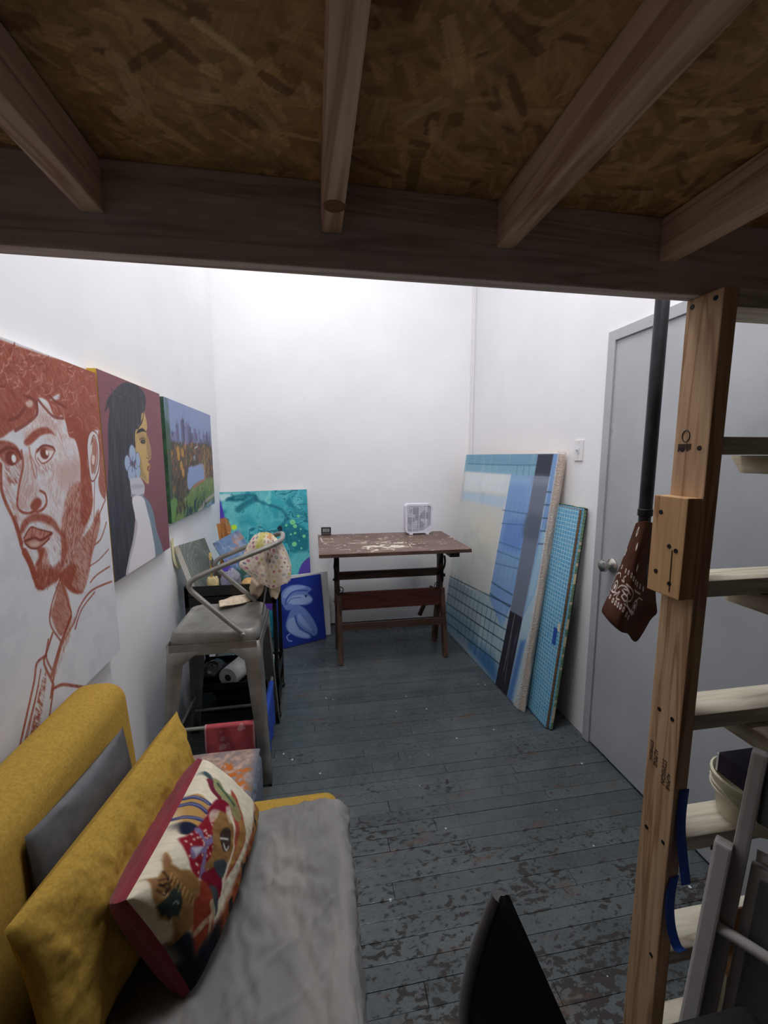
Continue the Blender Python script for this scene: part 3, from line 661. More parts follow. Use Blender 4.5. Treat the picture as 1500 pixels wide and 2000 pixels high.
for k in range(150):
    q = p.uv([(RP.normal(765, 30), RP.uniform(900, 1330))])[0]; dab(q[0], q[1], 1.5+RP.normal()*0.3, 0.016, 0.014, [(88, 70, 52), (66, 62, 48), (110, 84, 58), (50, 48, 48)][RP.integers(0, 4)], 0.85)
for k in range(60):
    q = p.uv([(RP.uniform(715, 920), 0)])[0]; v = RP.uniform(0.0, 0.07)+0.03*math.sin(q[0]*14); dab(q[0], v, RP.uniform(0.5, 1.8), 0.014, 0.012, [(44, 58, 84), (38, 66, 58), (34, 44, 66)][RP.integers(0, 3)], 0.9)
for k in range(34):
    q = p.uv([(RP.normal(985, 16), RP.uniform(800, 1030))])[0]; dab(q[0], q[1], 1.5, 0.018, 0.012, [(190, 136, 66), (168, 112, 54), (146, 124, 70)][RP.integers(0, 3)])
for c in ((745, 800), (785, 820), (750, 850), (790, 990), (775, 930)): p.dot(c, 0.026, (196, 146, 64), 0.85)
p.dot((888, 865), 0.016, (178, 186, 206)); p.dot((888, 872), 0.007, (70, 80, 120)); p.line([(905, 720), (915, 760), (890, 780)], 0.008, (196, 200, 210))
p.fill([(625, 335), (655, 345), (690, 900), (700, 1440), (676, 1440)], (52, 86, 62), 0.006, 0.85, mod=0.5+0.5*sst(0.3, 0.6, fbm(U*9, V*20, 6)))
p.fill([(680, 1240), (740, 1230), (705, 1440), (676, 1440)], (104, 148, 76), 0.006, 0.9)
fin()

# ---- turquoise pour
p, fin = canvas('turquoise_painting', 'turquoise poured-ink abstract canvas with lime dots leaning on the back wall', (-0.738, 3.40, 0.003), (1, 0.0, 0.022), (0, 0.140, 1), 0.705, 1.222, 0.02, 0.0042, (60, 172, 186))
U, V = p.U, p.V; wx = fbm(U*4, V*4, 31)*0.6; wy = fbm(U*4+9, V*4, 32)*0.6
f1 = fbm(U*3.2+wx*2, V*3.2+wy*2, 33); f2 = fbm(U*5+wy*3, V*5+wx*3, 35)
p.wash(sst(0.40, 0.62, f1), (22, 128, 146)); p.wash(sst(0.52, 0.68, f2), (120, 206, 208), 0.8); p.wash(sst(0.62, 0.66, f1)*(1-sst(0.66, 0.72, f1)), (10, 86, 104), 0.9)
rg = 1-np.abs(2*fbm(U*4+wx*5, V*4+wy*5, 36, 5)-1); p.wash(sst(0.93, 0.99, rg), (8, 88, 108), 0.6); p.wash(sst(0.80, 0.93, rg)*(1-sst(0.93, 0.97, rg)), (150, 222, 222), 0.35); p.wash(sst(0.6, 0.72, fbm(U*7+wx*4, V*7+wy*4, 38)), (150, 220, 220), 0.5)
p.tr(320, 920, 0.2267)
wob = np.clip(0.55+fbm(U*30, V*30, 40)*0.9, 0, 1)
p.fill([(440, 205), (570, 200), (560, 240), (500, 260), (470, 240)], (196, 226, 230), 0.012)
for c, wd in (([(540, 250), (640, 215), (780, 210), (800, 250), (900, 290), (1010, 330), (1070, 410)], .022), ([(640, 330), (720, 280), (790, 240)], .05), ([(1070, 410), (1000, 500), (1060, 590), (1110, 690), (1200, 700)], .02), ([(560, 240), (620, 250), (700, 230)], .03)): p.line(c, wd, (12, 92, 112), 0.7, soft=0.012, mod=wob)
p.fill([(1000, 500), (1080, 450), (1200, 480), (1250, 560), (1240, 680), (1150, 700), (1080, 620)], (14, 104, 122), 0.02, 0.8, mod=wob); p.fill([(690, 350), (740, 290), (830, 300), (900, 380), (960, 420), (880, 480), (780, 420)], (90, 196, 200), 0.03, 0.7)
p.fill([(1090, 760), (1160, 690), (1250, 700), (1270, 760), (1220, 820), (1110, 900)], (110, 204, 204), 0.02, 0.7)
p.fill([(975, 495), (1000, 470), (1020, 490), (1010, 540), (995, 520)], (20, 50, 66), 0.004)
for c, r in (((905, 268), .017), ((1160, 388), .012), ((1110, 440), .022), ((1130, 475), .016), ((1055, 468), .010), ((1130, 535), .010), ((1095, 545), .008), ((1208, 562), .013), ((1125, 630), .020), ((1165, 600), .005), ((1185, 665), .008), ((1180, 500), .007)):
    p.dot(c, r, (150, 230, 150) if r > .009 else (170, 236, 200), 0.9); p.dot(c, r*0.55, (110, 214, 150), 0.8)
p.dot((905, 268), .017, (110, 206, 204)); p.dot((605, 485), .022, (196, 236, 60))
p.fill([(1160, 880), (1190, 800), (1240, 750), (1280, 750), (1290, 900), (1180, 905)], (92, 74, 170), 0.006)
p.fill([(440, 215), (475, 225), (530, 420), (520, 500), (470, 560), (440, 560)], (86, 66, 180), 0.006); p.fill([(440, 240), (455, 240), (480, 420), (450, 520), (436, 520)], (196, 200, 236), 0.006, 0.8); p.fill([(470, 430), (545, 410), (580, 520), (500, 560)], (186, 118, 60), 0.006, 0.9, mod=wob)
p.line([(1150, 288), (1232, 286)], 0.006, (58, 90, 96), 0.8); p.dot((820, 482), .004, (20, 60, 72))
p.fill([(860, 1080), (950, 1080), (950, 1200), (870, 1200)], (96, 60, 168), 0.01, 1, sm=False)
fin()

# ---- white canvas and blue shells
p, fin = canvas('blank_canvas', 'plain white canvas standing behind the blue shell painting', (-0.30, 3.29, 0.002), (0.405, 0.120, 0.0), (0.0, 0.12, 1), 0.432, 0.540, 0.022, 0.03, (226, 222, 220))
fin()
p, fin = canvas('shell_painting', 'deep blue canvas of two pale blue curled shell shapes standing on the floor', (-0.29, 3.19, 0.003), (0.362, 0.150, 0.0), (0.0, 0.18, 1), 0.392, 0.535, 0.02, 0.0035, (36, 52, 146), simple('blue_canvas_edge', (34, 46, 110), 0.6))
U, V = p.U, p.V; p.wash(sst(0.35, 0.7, fbm(U*9, V*7, 51)), (28, 66, 160), 0.7); p.tr(320, 920, 0.2267)
B1, B2, B3 = (160, 182, 232), (112, 142, 208), (60, 86, 172)
p.fill([(1040, 1180), (1008, 1110), (1020, 1040), (1080, 990), (1150, 978), (1230, 990), (1275, 1020), (1240, 1050), (1278, 1090), (1275, 1130), (1220, 1155), (1150, 1150), (1100, 1190), (1065, 1200)], B2, 0.004)
p.fill([(1060, 1130), (1100, 1080), (1170, 1065), (1240, 1075), (1275, 1110), (1200, 1150), (1120, 1150)], B1, 0.005); p.fill([(1025, 1080), (1070, 1010), (1150, 985), (1230, 1000), (1130, 1030), (1060, 1090)], B1, 0.006, 0.85)
p.line([(1045, 1150), (1070, 1080), (1130, 1035), (1240, 1030)], 0.010, B3); p.line([(1060, 1150), (1100, 1100), (1180, 1090)], 0.006, B3, 0.8); p.fill([(1210, 1068), (1240, 1070), (1222, 1090)], (24, 30, 90), 0.003)
p.fill([(1100, 1190), (1160, 1155), (1230, 1200), (1300, 1300), (1325, 1380), (1300, 1420), (1250, 1400), (1270, 1430), (1240, 1445), (1150, 1430), (1080, 1390), (1050, 1340), (1060, 1280)], B2, 0.004)
p.fill([(1070, 1290), (1120, 1260), (1145, 1310), (1170, 1370), (1250, 1405), (1230, 1435), (1130, 1410), (1070, 1370)], B1, 0.005); p.fill([(1160, 1230), (1230, 1280), (1290, 1380), (1210, 1340), (1160, 1290)], B1, 0.008, 0.7)
p.line([(1130, 1250), (1150, 1320), (1200, 1370), (1270, 1410)], 0.012, B3); p.line([(1190, 1240), (1250, 1320), (1300, 1400)], 0.006, B3, 0.7); p.line([(1085, 1405), (1060, 1425), (1075, 1460), (1105, 1465)], 0.008, B1)
fin()

# ---- big pool-tile painting leaning on the right wall
big_o = np.array([1.103, 3.41, 0.004]); big_u = np.array([0.070, -1.22, 0])
p, fin = canvas('pool_tile_painting', 'large canvas of blue pool tiles and dark columns leaning on the right wall', big_o, big_u, (0.182, 0.0, 1.51), 1.266, 1.523, 0.038, 0.0052, (166, 192, 204), wood('pine_stretcher', (224, 186, 142), (176, 128, 86), 'Z'))
U, V = p.U, p.V; sm_ = fbm(U*5, V*5, 61); sm2 = fbm(U*30, V*3.5, 62)
p.tr(860, 880, 0.17333)
Q8 = lambda L_: [(x, y+1442.3) for x, y in L_]     # points read in the lower crop
p.fill([(300, 40), (1110, 30), (1070, 290), (280, 250)], (112, 158, 184), 0.004, sm=False); p.fill([(300, 155), (1090, 165), (1070, 290), (280, 250)], (128, 172, 192), 0.006, 0.8, sm=False)
low = Q8([(-80, -100), (300, 60), (560, 160), (800, 220), (620, 1230), (-80, 600)])
p.fill(low, (160, 182, 192), 0.03, sm=False); p.fill(Q8([(-50, -60), (250, 20), (330, 200), (100, 300), (-50, 250)]), (120, 130, 136), 0.05, 0.3); p.fill(Q8([(-60, 250), (200, 380), (420, 640), (300, 700), (-60, 520)]), (112, 144, 168), 0.06, 0.6)
p.fill(Q8([(330, 700), (480, 780), (600, 900), (640, 1080), (600, 1170), (450, 980), (330, 830)]), (58, 112, 168), 0.06, 0.9); p.fill(Q8([(60, 560), (300, 760), (610, 1180), (500, 1150)]), (150, 172, 186), 0.02, 0.6)
p.fill([(795, 270), (1060, 285), (845, 1500), (790, 1760), (690, 2000), (560, 1690), (570, 1500)], (122, 158, 206), 0.004, sm=False)
p.fill([(760, 800), (950, 830), (900, 1120), (700, 1060)], (98, 136, 200), 0.04, 0.8); p.fill([(700, 1180), (860, 1230), (830, 1480), (620, 1440)], (126, 164, 200), 0.04, 0.8); p.fill([(790, 280), (1060, 290), (1045, 380), (780, 370)], (150, 182, 216), 0.03, 0.7)
W8 = [(280, 238), (795, 275), (575, 1500), (548, 1625), (330, 1560), (150, 1450), (-60, 1380), (-60, 600)]
p.fill(W8, (206, 206, 200), 0.006, sm=False); p.fill([(295, 238), (792, 275), (745, 480), (260, 450)], (218, 224, 228), 0.02, 0.9, sm=False); p.fill([(262, 460), (750, 520), (712, 650), (250, 550)], (176, 200, 222), 0.02, 0.85, sm=False)
p.fill([(400, 750), (620, 800), (560, 1200), (380, 1100)], (214, 210, 190), 0.08, 0.6); p.line([(792, 280), (545, 1620)], 0.006, (226, 228, 228), 0.9)
p.wash(sst(0.55, 0.8, sm2)*(V > 0.05), (196, 208, 210), 0.28); p.wash(sst(0.5, 0.75, sm_), (120, 146, 166), 0.14)
for (xa, ya), (xb, yb) in (((40, -60), (800, 310)), ((40, 40), (770, 445)), ((40, 140), (740, 580)), ((35, 250), (715, 705)), ((30, 350), (690, 830)), ((30, 460), (665, 960)), ((560, 170), (785, 320)), ((580, 40), (815, 185))): p.line(Q8([(xa, ya), ((xa+xb)/2, (ya+yb)/2+4), (xb, yb)]), 0.009, (36, 62, 78), 0.85, mod=np.clip(0.4+sm_, 0, 1))
for k in range(13):
    u_ = 0.03+k*0.068
    p.line([(u_, 0.05), (u_+0.006, 0.30), (u_+0.012, 0.52-0.10*u_)], 0.0048, (44, 74, 90), 0.75, raw=True, mod=np.clip(0.45+sm_, 0, 1))
for (xa, ya), (xb, yb) in (((700, 670), (980, 715)), ((690, 820), (950, 840)), ((660, 1030), (905, 1115)), ((640, 1130), (885, 1225)), ((620, 1270), (870, 1330))): p.line([(xa, ya), (xb, yb)], 0.006, (60, 90, 130), 0.7)
for k in range(5): p.line([(800+k*50, 560+k*10), (640+k*55, 1480)], 0.004, (84, 118, 168), 0.5)
p.line([(310, 148), (620, 160), (1090, 165)], 0.006, (52, 92, 116), 0.7)
for x in (860, 935, 1000): p.line([(x+10, 170), (x-5, 280)], 0.005, (52, 92, 116), 0.7)
p.fill([(1102, 40), (1278, 36), (1230, 298), (1060, 285)], (50, 54, 70), 0.004, sm=False)
p.fill([(1060, 285), (1230, 298), (1010, 1500), (925, 1890), (785, 1810), (845, 1500)], (110, 118, 136), 0.004, sm=False); p.fill([(985, 720), (1150, 760), (1100, 1000), (930, 960)], (82, 94, 110), 0.03, 0.8); p.fill([(1060, 290), (1230, 300), (1215, 380), (1045, 370)], (140, 148, 166), 0.03, 0.7)
p.fill(Q8([(785, 362), (928, 440), (742, 1375), (615, 1210)]), (44, 43, 54), 0.004, sm=False)
for (xa, ya), (xb, yb), c in (((838, 410), (712, 1050), (200, 180, 170)), ((800, 640), (725, 1160), (150, 146, 150)), ((850, 640), (800, 900), (120, 120, 140)), ((880, 560), (840, 760), (110, 112, 130))): p.line(Q8([(xa, ya), (xb, yb)]), 0.005, c, 0.75)
p.fill([(1278, 36), (1380, 36), (1190, 1100), (1060, 1620), (925, 1890), (1010, 1500), (1230, 298)], (120, 154, 200), 0.004, sm=False); p.fill([(1150, 900), (1220, 900), (1060, 1620), (960, 1800), (1010, 1500)], (156, 190, 208), 0.02, 0.9, sm=False); p.fill(Q8([(900, 700), (960, 700), (800, 1400), (742, 1370)]), (74, 116, 180), 0.02, 0.9, sm=False)
p.line([(1235, 300), (1130, 880)], 0.007, (190, 206, 226), 0.8); p.line([(1345, 40), (1270, 480), (1180, 900)], 0.010, (70, 100, 120), 0.6)
big_t = p.t
for y_ in (465, 610, 760, 905, 1050): p.line([(1325-(y_-40)*0.16-60, y_), (1345-(y_-40)*0.16, y_+6)], 0.006, (36, 48, 60), 0.9)
fin()
# bubble wrap still clinging to the near edge of the pool painting
bu = big_u/np.linalg.norm(big_u); bv = np.array([0.182, 0, 1.51]); bv = bv-bu*np.dot(bu, bv); bv /= np.linalg.norm(bv); bn = np.cross(bu, bv)
m_, nt_, b_ = nodes('bubble_wrap'); b_.inputs['Base Color'].default_value = rgba((226, 216, 208)); b_.inputs['Roughness'].default_value = 0.25; b_.inputs['Alpha'].default_value = 0.55
vo_ = N(nt_, 'ShaderNodeTexVoronoi', i_Scale=120.0); nt_.links.new(coords(nt_, 'World'), vo_.inputs['Vector']); bump(nt_, b_, vo_.outputs['Distance'], 0.8, 0.004); M_BUB = m_
ns, nv = 15, 70; P = np.zeros((nv, ns, 3))
for j in range(nv):
    t_ = j/(nv-1); vv = 0.002+t_*1.535
    low_ = max(0.0, 1-t_/0.42)
    for i in range(ns):
        s_ = i/(ns-1)                      # from the front of the face round the edge to the back
        a_ = (s_-0.12)/0.88
        bulge = 0.006+0.012*vnoise(np.array(t_*14.0), np.array(s_*3.0), 5)+0.016*low_*math.sin(PI*max(a_, 0))
        if s_ < 0.12: off_u, off_n = -(0.012+0.04*low_*vnoise(np.array(t_*9), np.array(0.0), 8))*(1-s_/0.12), 0.004+0.004*low_
        else: off_u, off_n = bulge*math.sin(PI*min(max(a_, 0.12), 0.88)), 0.006-a_*0.048
        P[j, i] = big_o+bu*(1.266+off_u)+bv*vv+bn*off_n
bw = grid_mesh('bubble_wrap', P, None, M_BUB, big_t); bw['label'] = 'crinkled bubble wrap along the bare edge'

# ---- tile boards
def tile_mat():
    m, nt, b = nodes('blue_mosaic'); t = nt.nodes.new('ShaderNodeTexCoord').outputs['UV']
    br = N(nt, 'ShaderNodeTexBrick', offset=0.0, squash=1.0, i_Color1=rgba((80, 168, 216)), i_Color2=rgba((104, 178, 214)), i_Mortar=rgba((184, 220, 232)), i_Scale=1.0, i_Mortar_Size=0.0022, i_Mortar_Smooth=0.1, i_Bias=0.0, i_Brick_Width=0.0225, i_Row_Height=0.0225)
    nt.links.new(t, br.inputs['Vector']); n = noise(nt, t, 60, 3)
    nt.links.new(mixc(nt, 0.35, br.outputs['Color'], ramp(nt, n, [(0.3, (150, 150, 150)), (0.7, (255, 255, 255))]), 'MULTIPLY'), b.inputs['Base Color'])
    b.inputs['Roughness'].default_value = 0.3; bp = N(nt, 'ShaderNodeBump', i_Strength=0.4, i_Distance=0.001, invert=True); nt.links.new(br.outputs['Fac'], bp.inputs['Height']); nt.links.new(bp.outputs[0], b.inputs['Normal']); return m
M_MOS = tile_mat()
def leaning_board(name, label, o, w, h, lean, th, face, body, cat='board'):
    t = thing(name, label, cat, tuple(o)); u = np.array([0, -1.0, 0]); v = np.array([lean, 0, math.sqrt(h*h-lean*lean)])/h; n = np.cross(u, v); o = np.asarray(o, float)
    M = Matrix(((u[0], v[0], n[0], o[0]), (u[1], v[1], n[1], o[1]), (u[2], v[2], n[2], o[2]), (0, 0, 0, 1)))
    MB().box(0, w, 0, h, -th, -0.004, M, bev=0.002).build('backing', body, t)
    fo = MB().box(0.003, w-0.003, 0.003, h-0.003, -0.0042, 0, M).build('tiled_face', face, t)
    uvl = fo.data.uv_layers.new(name='UVMap'); Mi = M.inverted()
    for lp in fo.data.loops:
        q_ = Mi @ fo.data.vertices[lp.vertex_index].co; uvl.data[lp.index].uv = (q_.x, q_.y)
    return t, M
t, M = leaning_board('mosaic_board', 'bright blue mosaic-tiled board leaning beside the pool painting, blue tape on it', (1.238, 2.62, 0.004), 0.66, 1.228, 0.125, 0.016, M_MOS, simple('brown_board_edge', (140, 104, 74), 0.8))
MB().box(0.60, 0.632, 0.47, 0.565, 0.0005, 0.0012, M).build('blue_tape', M_TAPE, t); MB().box(0.632, 0.652, 0.555, 0.60, 0.0005, 0.0012, M).build('masking_tape', simple('cream_masking_tape', (206, 200, 176), 0.8), t)
t, M = leaning_board('tile_sample_board', 'board edged in small green and cream tiles behind the blue mosaic board', (1.2555, 2.60, 0.004), 0.655, 1.236, 0.125, 0.022, M_MOS, simple('dark_board_edge', (58, 44, 40), 0.8))
M_GT, M_CT = simple('green_tile', (120, 160, 128), 0.4), simple('cream_tile', (216, 206, 172), 0.5)
k = 0; v_ = 0.004
while v_ < 1.22:
    cream = RNG.random() < 0.28; l_ = 0.06 if cream and RNG.random() < 0.6 else 0.019
    l_ = min(l_, 1.228-v_)
    MB().box(0.6552, 0.658, v_, v_+l_-0.0025, -0.013, -0.001, M).build('tile', M_CT if cream else M_GT, t); v_ += l_
for k in range(14):
    MB().box(0.02+k*0.045, 0.02+k*0.045+0.04, 1.2362, 1.2385, -0.014, -0.002, M).build('tile', M_GT if k % 4 else M_CT, t)

# ---- light switch
t = thing('light_switch', 'white light switch plate on the right wall', 'light switch', (XR, 2.057, 1.532))
MB().box(XR-0.007, XR-0.0003, 2.022, 2.092, 1.477, 1.587, bev=0.002).build('plate', M_TRIMW, t)
MB().box(XR-0.011, XR-0.0065, 2.050, 2.064, 1.516, 1.548, bev=0.001).build('collar', M_WHITEP, t)
MB().bar((XR-0.009, 2.057, 1.530), (XR-0.021, 2.057, 1.540), 0.009, 0.009, bev=0.001).build('toggle', M_WHITEP, t)
for z in (1.492, 1.572): MB().lathe([(0.003, 0), (0.0026, 0.001), (0, 0.001)], (XR-0.007, 2.057, z), (-1, 0, 0), 10).build('screw', M_CHROME, t)

# ================================================================== DRAFTING TABLE
TZ = 0.885
t = thing('drafting_table', 'old dark wooden drafting table with paint-splattered top and iron wheels', 'table', (0.56, 3.01, 0))
pt = Paint(1.016, 0.69, 0.0045, (112, 90, 80)); U, V = pt.U, pt.V
pt.C *= (0.78+0.45*fbm(U*4, V*60, 71))[..., None]; pt.wash(sst(0.5, 0.75, fbm(U*3, V*5, 72)), (90, 66, 58), 0.6)
cen = np.exp(-((U-0.46)/0.24)**2-((V-0.20)/0.13)**2)
sp = fbm(U*26+fbm(U*9, V*9, 74)*3, V*34, 73); pt.wash(sst(0.60, 0.66, sp+cen*0.24-0.14), (222, 214, 196), 0.95)
for k in range(44):
    u_, v_ = RNG.normal(0.46, 0.19), RNG.normal(0.2, 0.10); a_ = RNG.choice([0.05, 1.5, 0.1, 0.8]); l_ = RNG.uniform(0.015, 0.09)
    pt.line([(u_, v_), (u_+l_*math.cos(a_), v_+l_*math.sin(a_)*0.8)], RNG.uniform(0.003, 0.010), (226, 218, 200), 0.8, raw=True)
for k in range(50): pt.dot((RNG.uniform(0.02, 1), RNG.uniform(0.02, 0.66)), RNG.uniform(0.002, 0.006), (214, 206, 190), 0.8, raw=True)
pt.line([(0.02, 0.56), (0.03, 0.42), (0.05, 0.40)], 0.008, (220, 212, 200), raw=True); pt.line([(0.03, 0.50), (0.08, 0.52)], 0.007, (220, 212, 200), raw=True)
TX0, TY0 = 0.022, 2.612
tp_ = MB().box(TX0, TX0+1.016, TY0, TY0+0.69, TZ-0.024, TZ-0.0006, bev=0.002).build('tabletop', M_OAK, t)
grid_mesh('top_surface', np.stack([TX0+U, TY0+V, np.full_like(U, TZ)], -1), pt.C, M_ART, tp_)
XA, XB_ = 0.165, 0.955
za = lambda x, y, Y: at(x, y, Y=Y)[2]
for X in (XA, XB_):
    MB().bar((X, 3.0, 0.50), (X, 2.876, 0.0), 0.034, 0.05, (0, 1, 0), bev=0.003).build('leg', M_OAKZ, t)
    MB().bar((X-0.012, 3.02, 0.52), (X-0.006, 3.157, 0.0), 0.036, 0.055, (0, 1, 0), bev=0.003).build('leg', M_OAKZ, t)
    MB().bar((X-0.014, 3.008, 0.40), (X-0.014, 3.008, 0.80), 0.038, 0.05, (0, 1, 0), bev=0.002).build('upright', M_OAKZ, t)
    b = MB(); b.prism([(2.975, 0.70), (3.04, 0.70), (3.07, TZ-0.026), (2.93, TZ-0.026)], X-0.03, X-0.006, Matrix(((0, 0, 1, 0), (1, 0, 0, 0), (0, 1, 0, 0), (0, 0, 0, 1)))); b.build('top_bracket', M_IRON, t)
z1, z2 = za(700, 1116, 2.99), za(700, 1131, 2.99); MB().box(XA, XB_, 2.985, 3.008, z2, z1, bev=0.002).build('upper_rail', M_OAK, t)
z1, z2 = za(700, 1156, 2.98), za(700, 1190, 2.98); MB().box(XA, XB_, 2.975, 2.995, z2, z1, bev=0.002).build('wide_rail', wood('red_oak_rail', (96, 52, 44), (54, 28, 24), 'X'), t)
z1, z2 = za(700, 1216, 2.94), za(700, 1229, 2.94); MB().box(XA-0.015, XB_+0.015, 2.925, 2.945, z2, z1, bev=0.002).build('foot_rail', M_OAK, t)
MB().bar((XB_-0.03, 3.16, 0.46), (XB_-0.13, 3.17, 0.22), 0.03, 0.022, (0, 1, 0)).build('brace', M_OAKZ, t)
MB().box(0.93, 1.0, 2.74, 3.24, TZ-0.085, TZ-0.0245, bev=0.003).build('under_batten', simple('dark_batten', (46, 40, 40), 0.6), t)
MB().box(0.10, 0.16, 2.74, 3.24, TZ-0.05, TZ-0.0245, bev=0.003).build('under_batten', MATS['dark_batten'], t)
def wheel(c, r, axis, name='hand_wheel'):
    b = MB(); c = Vector(c); d = Vector(axis).normalized(); u = d.orthogonal().normalized(); x = d.cross(u)
    b.tube([c+(u*math.cos(a)+x*math.sin(a))*r for a in np.linspace(0, 2*PI, 24, endpoint=False)], r*0.13, 7, True)
    for k in range(4):
        a = k*PI/2+0.4; b.tube([c, c+(u*math.cos(a)+x*math.sin(a))*r], r*0.09, 6)
    b.lathe([(r*0.25, -r*0.3), (r*0.25, r*0.4), (0, r*0.4)], c, d, 10); b.build(name, M_IRON, t, True)
p = at(663, 1153, Y=2.955); wheel(p, 0.027, (0, -1, 0)); p = at(854, 1143, Y=2.955); wheel(p, 0.024, (0.2, -1, 0)); p = at(864, 1123, Y=2.98); wheel(p, 0.052, (1, -0.25, 0))
q = smooth_curve([at(868, 1085, Y=2.95), at(869, 1098, Y=2.95), at(865, 1112, Y=2.96), at(854, 1121, Y=2.98)], 6); MB().tube(q, 0.008, 8).build('curved_stay', M_IRON, t, True)
q = smooth_curve([at(655, 1090, Y=2.97), at(653, 1108, Y=2.97), at(657, 1122, Y=2.97), at(653, 1132, Y=2.97)], 6); MB().tube(q, 0.007, 8).build('curved_stay', M_IRON, t, True)
MB().tube([at(652, 1174, Y=3.0), at(662, 1174, Y=3.0)], 0.007, 8).build('bolt', M_IRON, t); MB().tube([at(650, 1132, Y=2.97), at(660, 1132, Y=2.97)], 0.009, 8).build('bolt', M_IRON, t)

# ---- box fan
FX0, FX1, FY0, FY1, FZ0, FZ1 = 0.707, 0.925, 3.175, 3.262, TZ+0.012, TZ+0.245
t = thing('box_fan', 'small white square box fan on the drafting table', 'fan', ((FX0+FX1)/2, 3.22, TZ))
def rrect(x0, x1, z0, z1, r, n=5):
    o = []
    for cx, cz, a0 in ((x1-r, z1-r, 0), (x0+r, z1-r, PI/2), (x0+r, z0+r, PI), (x1-r, z0+r, 1.5*PI)):
        o += [(cx+r*math.cos(a0+PI/2*k/n), cz+r*math.sin(a0+PI/2*k/n)) for k in range(n+1)]
    return o
def ring(outer, inner, y0, y1):
    n = len(outer); v = [(x, y0, z) for x, z in outer]+[(x, y0, z) for x, z in inner]+[(x, y1, z) for x, z in outer]+[(x, y1, z) for x, z in inner]; f = []
    for i in range(n):
        j = (i+1) % n; f += [(i, j, n+j, n+i), (2*n+j, 2*n+i, 3*n+i, 3*n+j), (j, i, 2*n+i, 2*n+j), (n+i, n+j, 3*n+j, 3*n+i)]
    return MB().add(v, f)
ring(rrect(FX0, FX1, FZ0, FZ1, 0.028), rrect(FX0+0.014, FX1-0.014, FZ0+0.014, FZ1-0.014, 0.018), FY0, FY1).build('case', M_WHITEP, t, True)
g = MB()
nb = 26
for k in range(nb):
    z = FZ0+0.02+(FZ1-FZ0-0.04)*k/(nb-1); g.box(FX0+0.012, FX1-0.012, FY0+0.006, FY0+0.014, z-0.0014, z+0.0014)
for k in range(3): x = FX0+(FX1-FX0)*(k+1)/4; g.box(x-0.002, x+0.002, FY0+0.004, FY0+0.014, FZ0+0.012, FZ1-0.012)
g = g.build('front_grille', M_WHITEP, t); g['kind'] = 'stuff'
g = MB()
for k in range(14): z = FZ0+0.02+(FZ1-FZ0-0.04)*k/13; g.box(FX0+0.012, FX1-0.012, FY1-0.012, FY1-0.006, z-0.0014, z+0.0014)
for k in range(14): x = FX0+0.02+(FX1-FX0-0.04)*k/13; g.box(x-0.0012, x+0.0012, FY1-0.012, FY1-0.006, FZ0+0.012, FZ1-0.012)
g = g.build('rear_grille', M_WHITEP, t); g['kind'] = 'stuff'
b = MB()
fc = ((FX0+FX1)/2, (FZ0+FZ1)/2)
b.prism([(FX1-0.014, FZ0+0.014), (FX1-0.014, FZ0+0.062), (FX1-0.04, FZ0+0.040), (FX1-0.075, FZ0+0.022), (FX1-0.11, FZ0+0.014)], FY0+0.001, FY0+0.012, Matrix(((1, 0, 0, 0), (0, 0, 1, 0), (0, 1, 0, 0), (0, 0, 0, 1)))); b.build('control_panel', M_WHITEP, t)
MB().lathe([(0.022, 0), (0.022, 0.03), (0.0, 0.032)], (fc[0], FY0+0.03, fc[1]), (0, 1, 0), 16).build('hub', simple('grey_plastic', (150, 148, 160), 0.5), t, True)
for k in range(4):
    a0 = k*PI/2+0.3; v = []
    for r, da, dy in ((0.02, -0.5, 0.0), (0.02, 0.5, 0.02), (0.085, 0.55, 0.028), (0.09, 0.1, 0.014), (0.085, -0.42, 0.0)):
        v.append((fc[0]+r*math.cos(a0+da), FY0+0.032+dy, fc[1]+r*math.sin(a0+da)))
    b = MB().add(v+[(x, y+0.002, z) for x, y, z in v], [(0, 1, 2, 3, 4), (9, 8, 7, 6, 5)]+[(i, (i+1) % 5, 5+(i+1) % 5, 5+i) for i in range(5)]); b.build('blade', simple('grey_blade', (172, 170, 182), 0.45), t)
for x in (FX0+0.03, FX1-0.055): MB().box(x, x+0.028, FY0-0.006, FY1+0.006, TZ+0.0005, TZ+0.014, bev=0.002).build('foot', M_WHITEP, t)

# ---- little clock
c = at(637, 1045, Z=TZ); cx, cy = c[0], c[1]
t = thing('desk_clock', 'tiny black digital clock on the left corner of the drafting table', 'clock', (cx, cy, TZ))
MB().box(cx-0.038, cx+0.038, cy-0.012, cy+0.014, TZ+0.0005, TZ+0.062, bev=0.004).build('case', M_BLACKM, t)
MB().box(cx-0.027, cx+0.027, cy-0.0135, cy-0.0115, TZ+0.026, TZ+0.053).build('display', simple('lcd_grey', (150, 156, 150), 0.3, var=0.04), t)
g = MB()
for k, x in enumerate((-0.016, -0.004, 0.008)):
    for z in (0.030, 0.039, 0.048): g.box(cx+x, cx+x+0.007, cy-0.0142, cy-0.0134, TZ+z, TZ+z+0.0018)
    g.box(cx+x+(0 if k != 1 else 0.0055), cx+x+(0.0018 if k != 1 else 0.0073), cy-0.0142, cy-0.0134, TZ+0.031, TZ+0.049)
g.build('digits', M_BLACKM, t)
MB().box(cx-0.034, cx+0.034, cy-0.0135, cy-0.0115, TZ+0.006, TZ+0.02).build('button_strip', simple('silver_strip', (96, 98, 96), 0.4, 0.4), t)

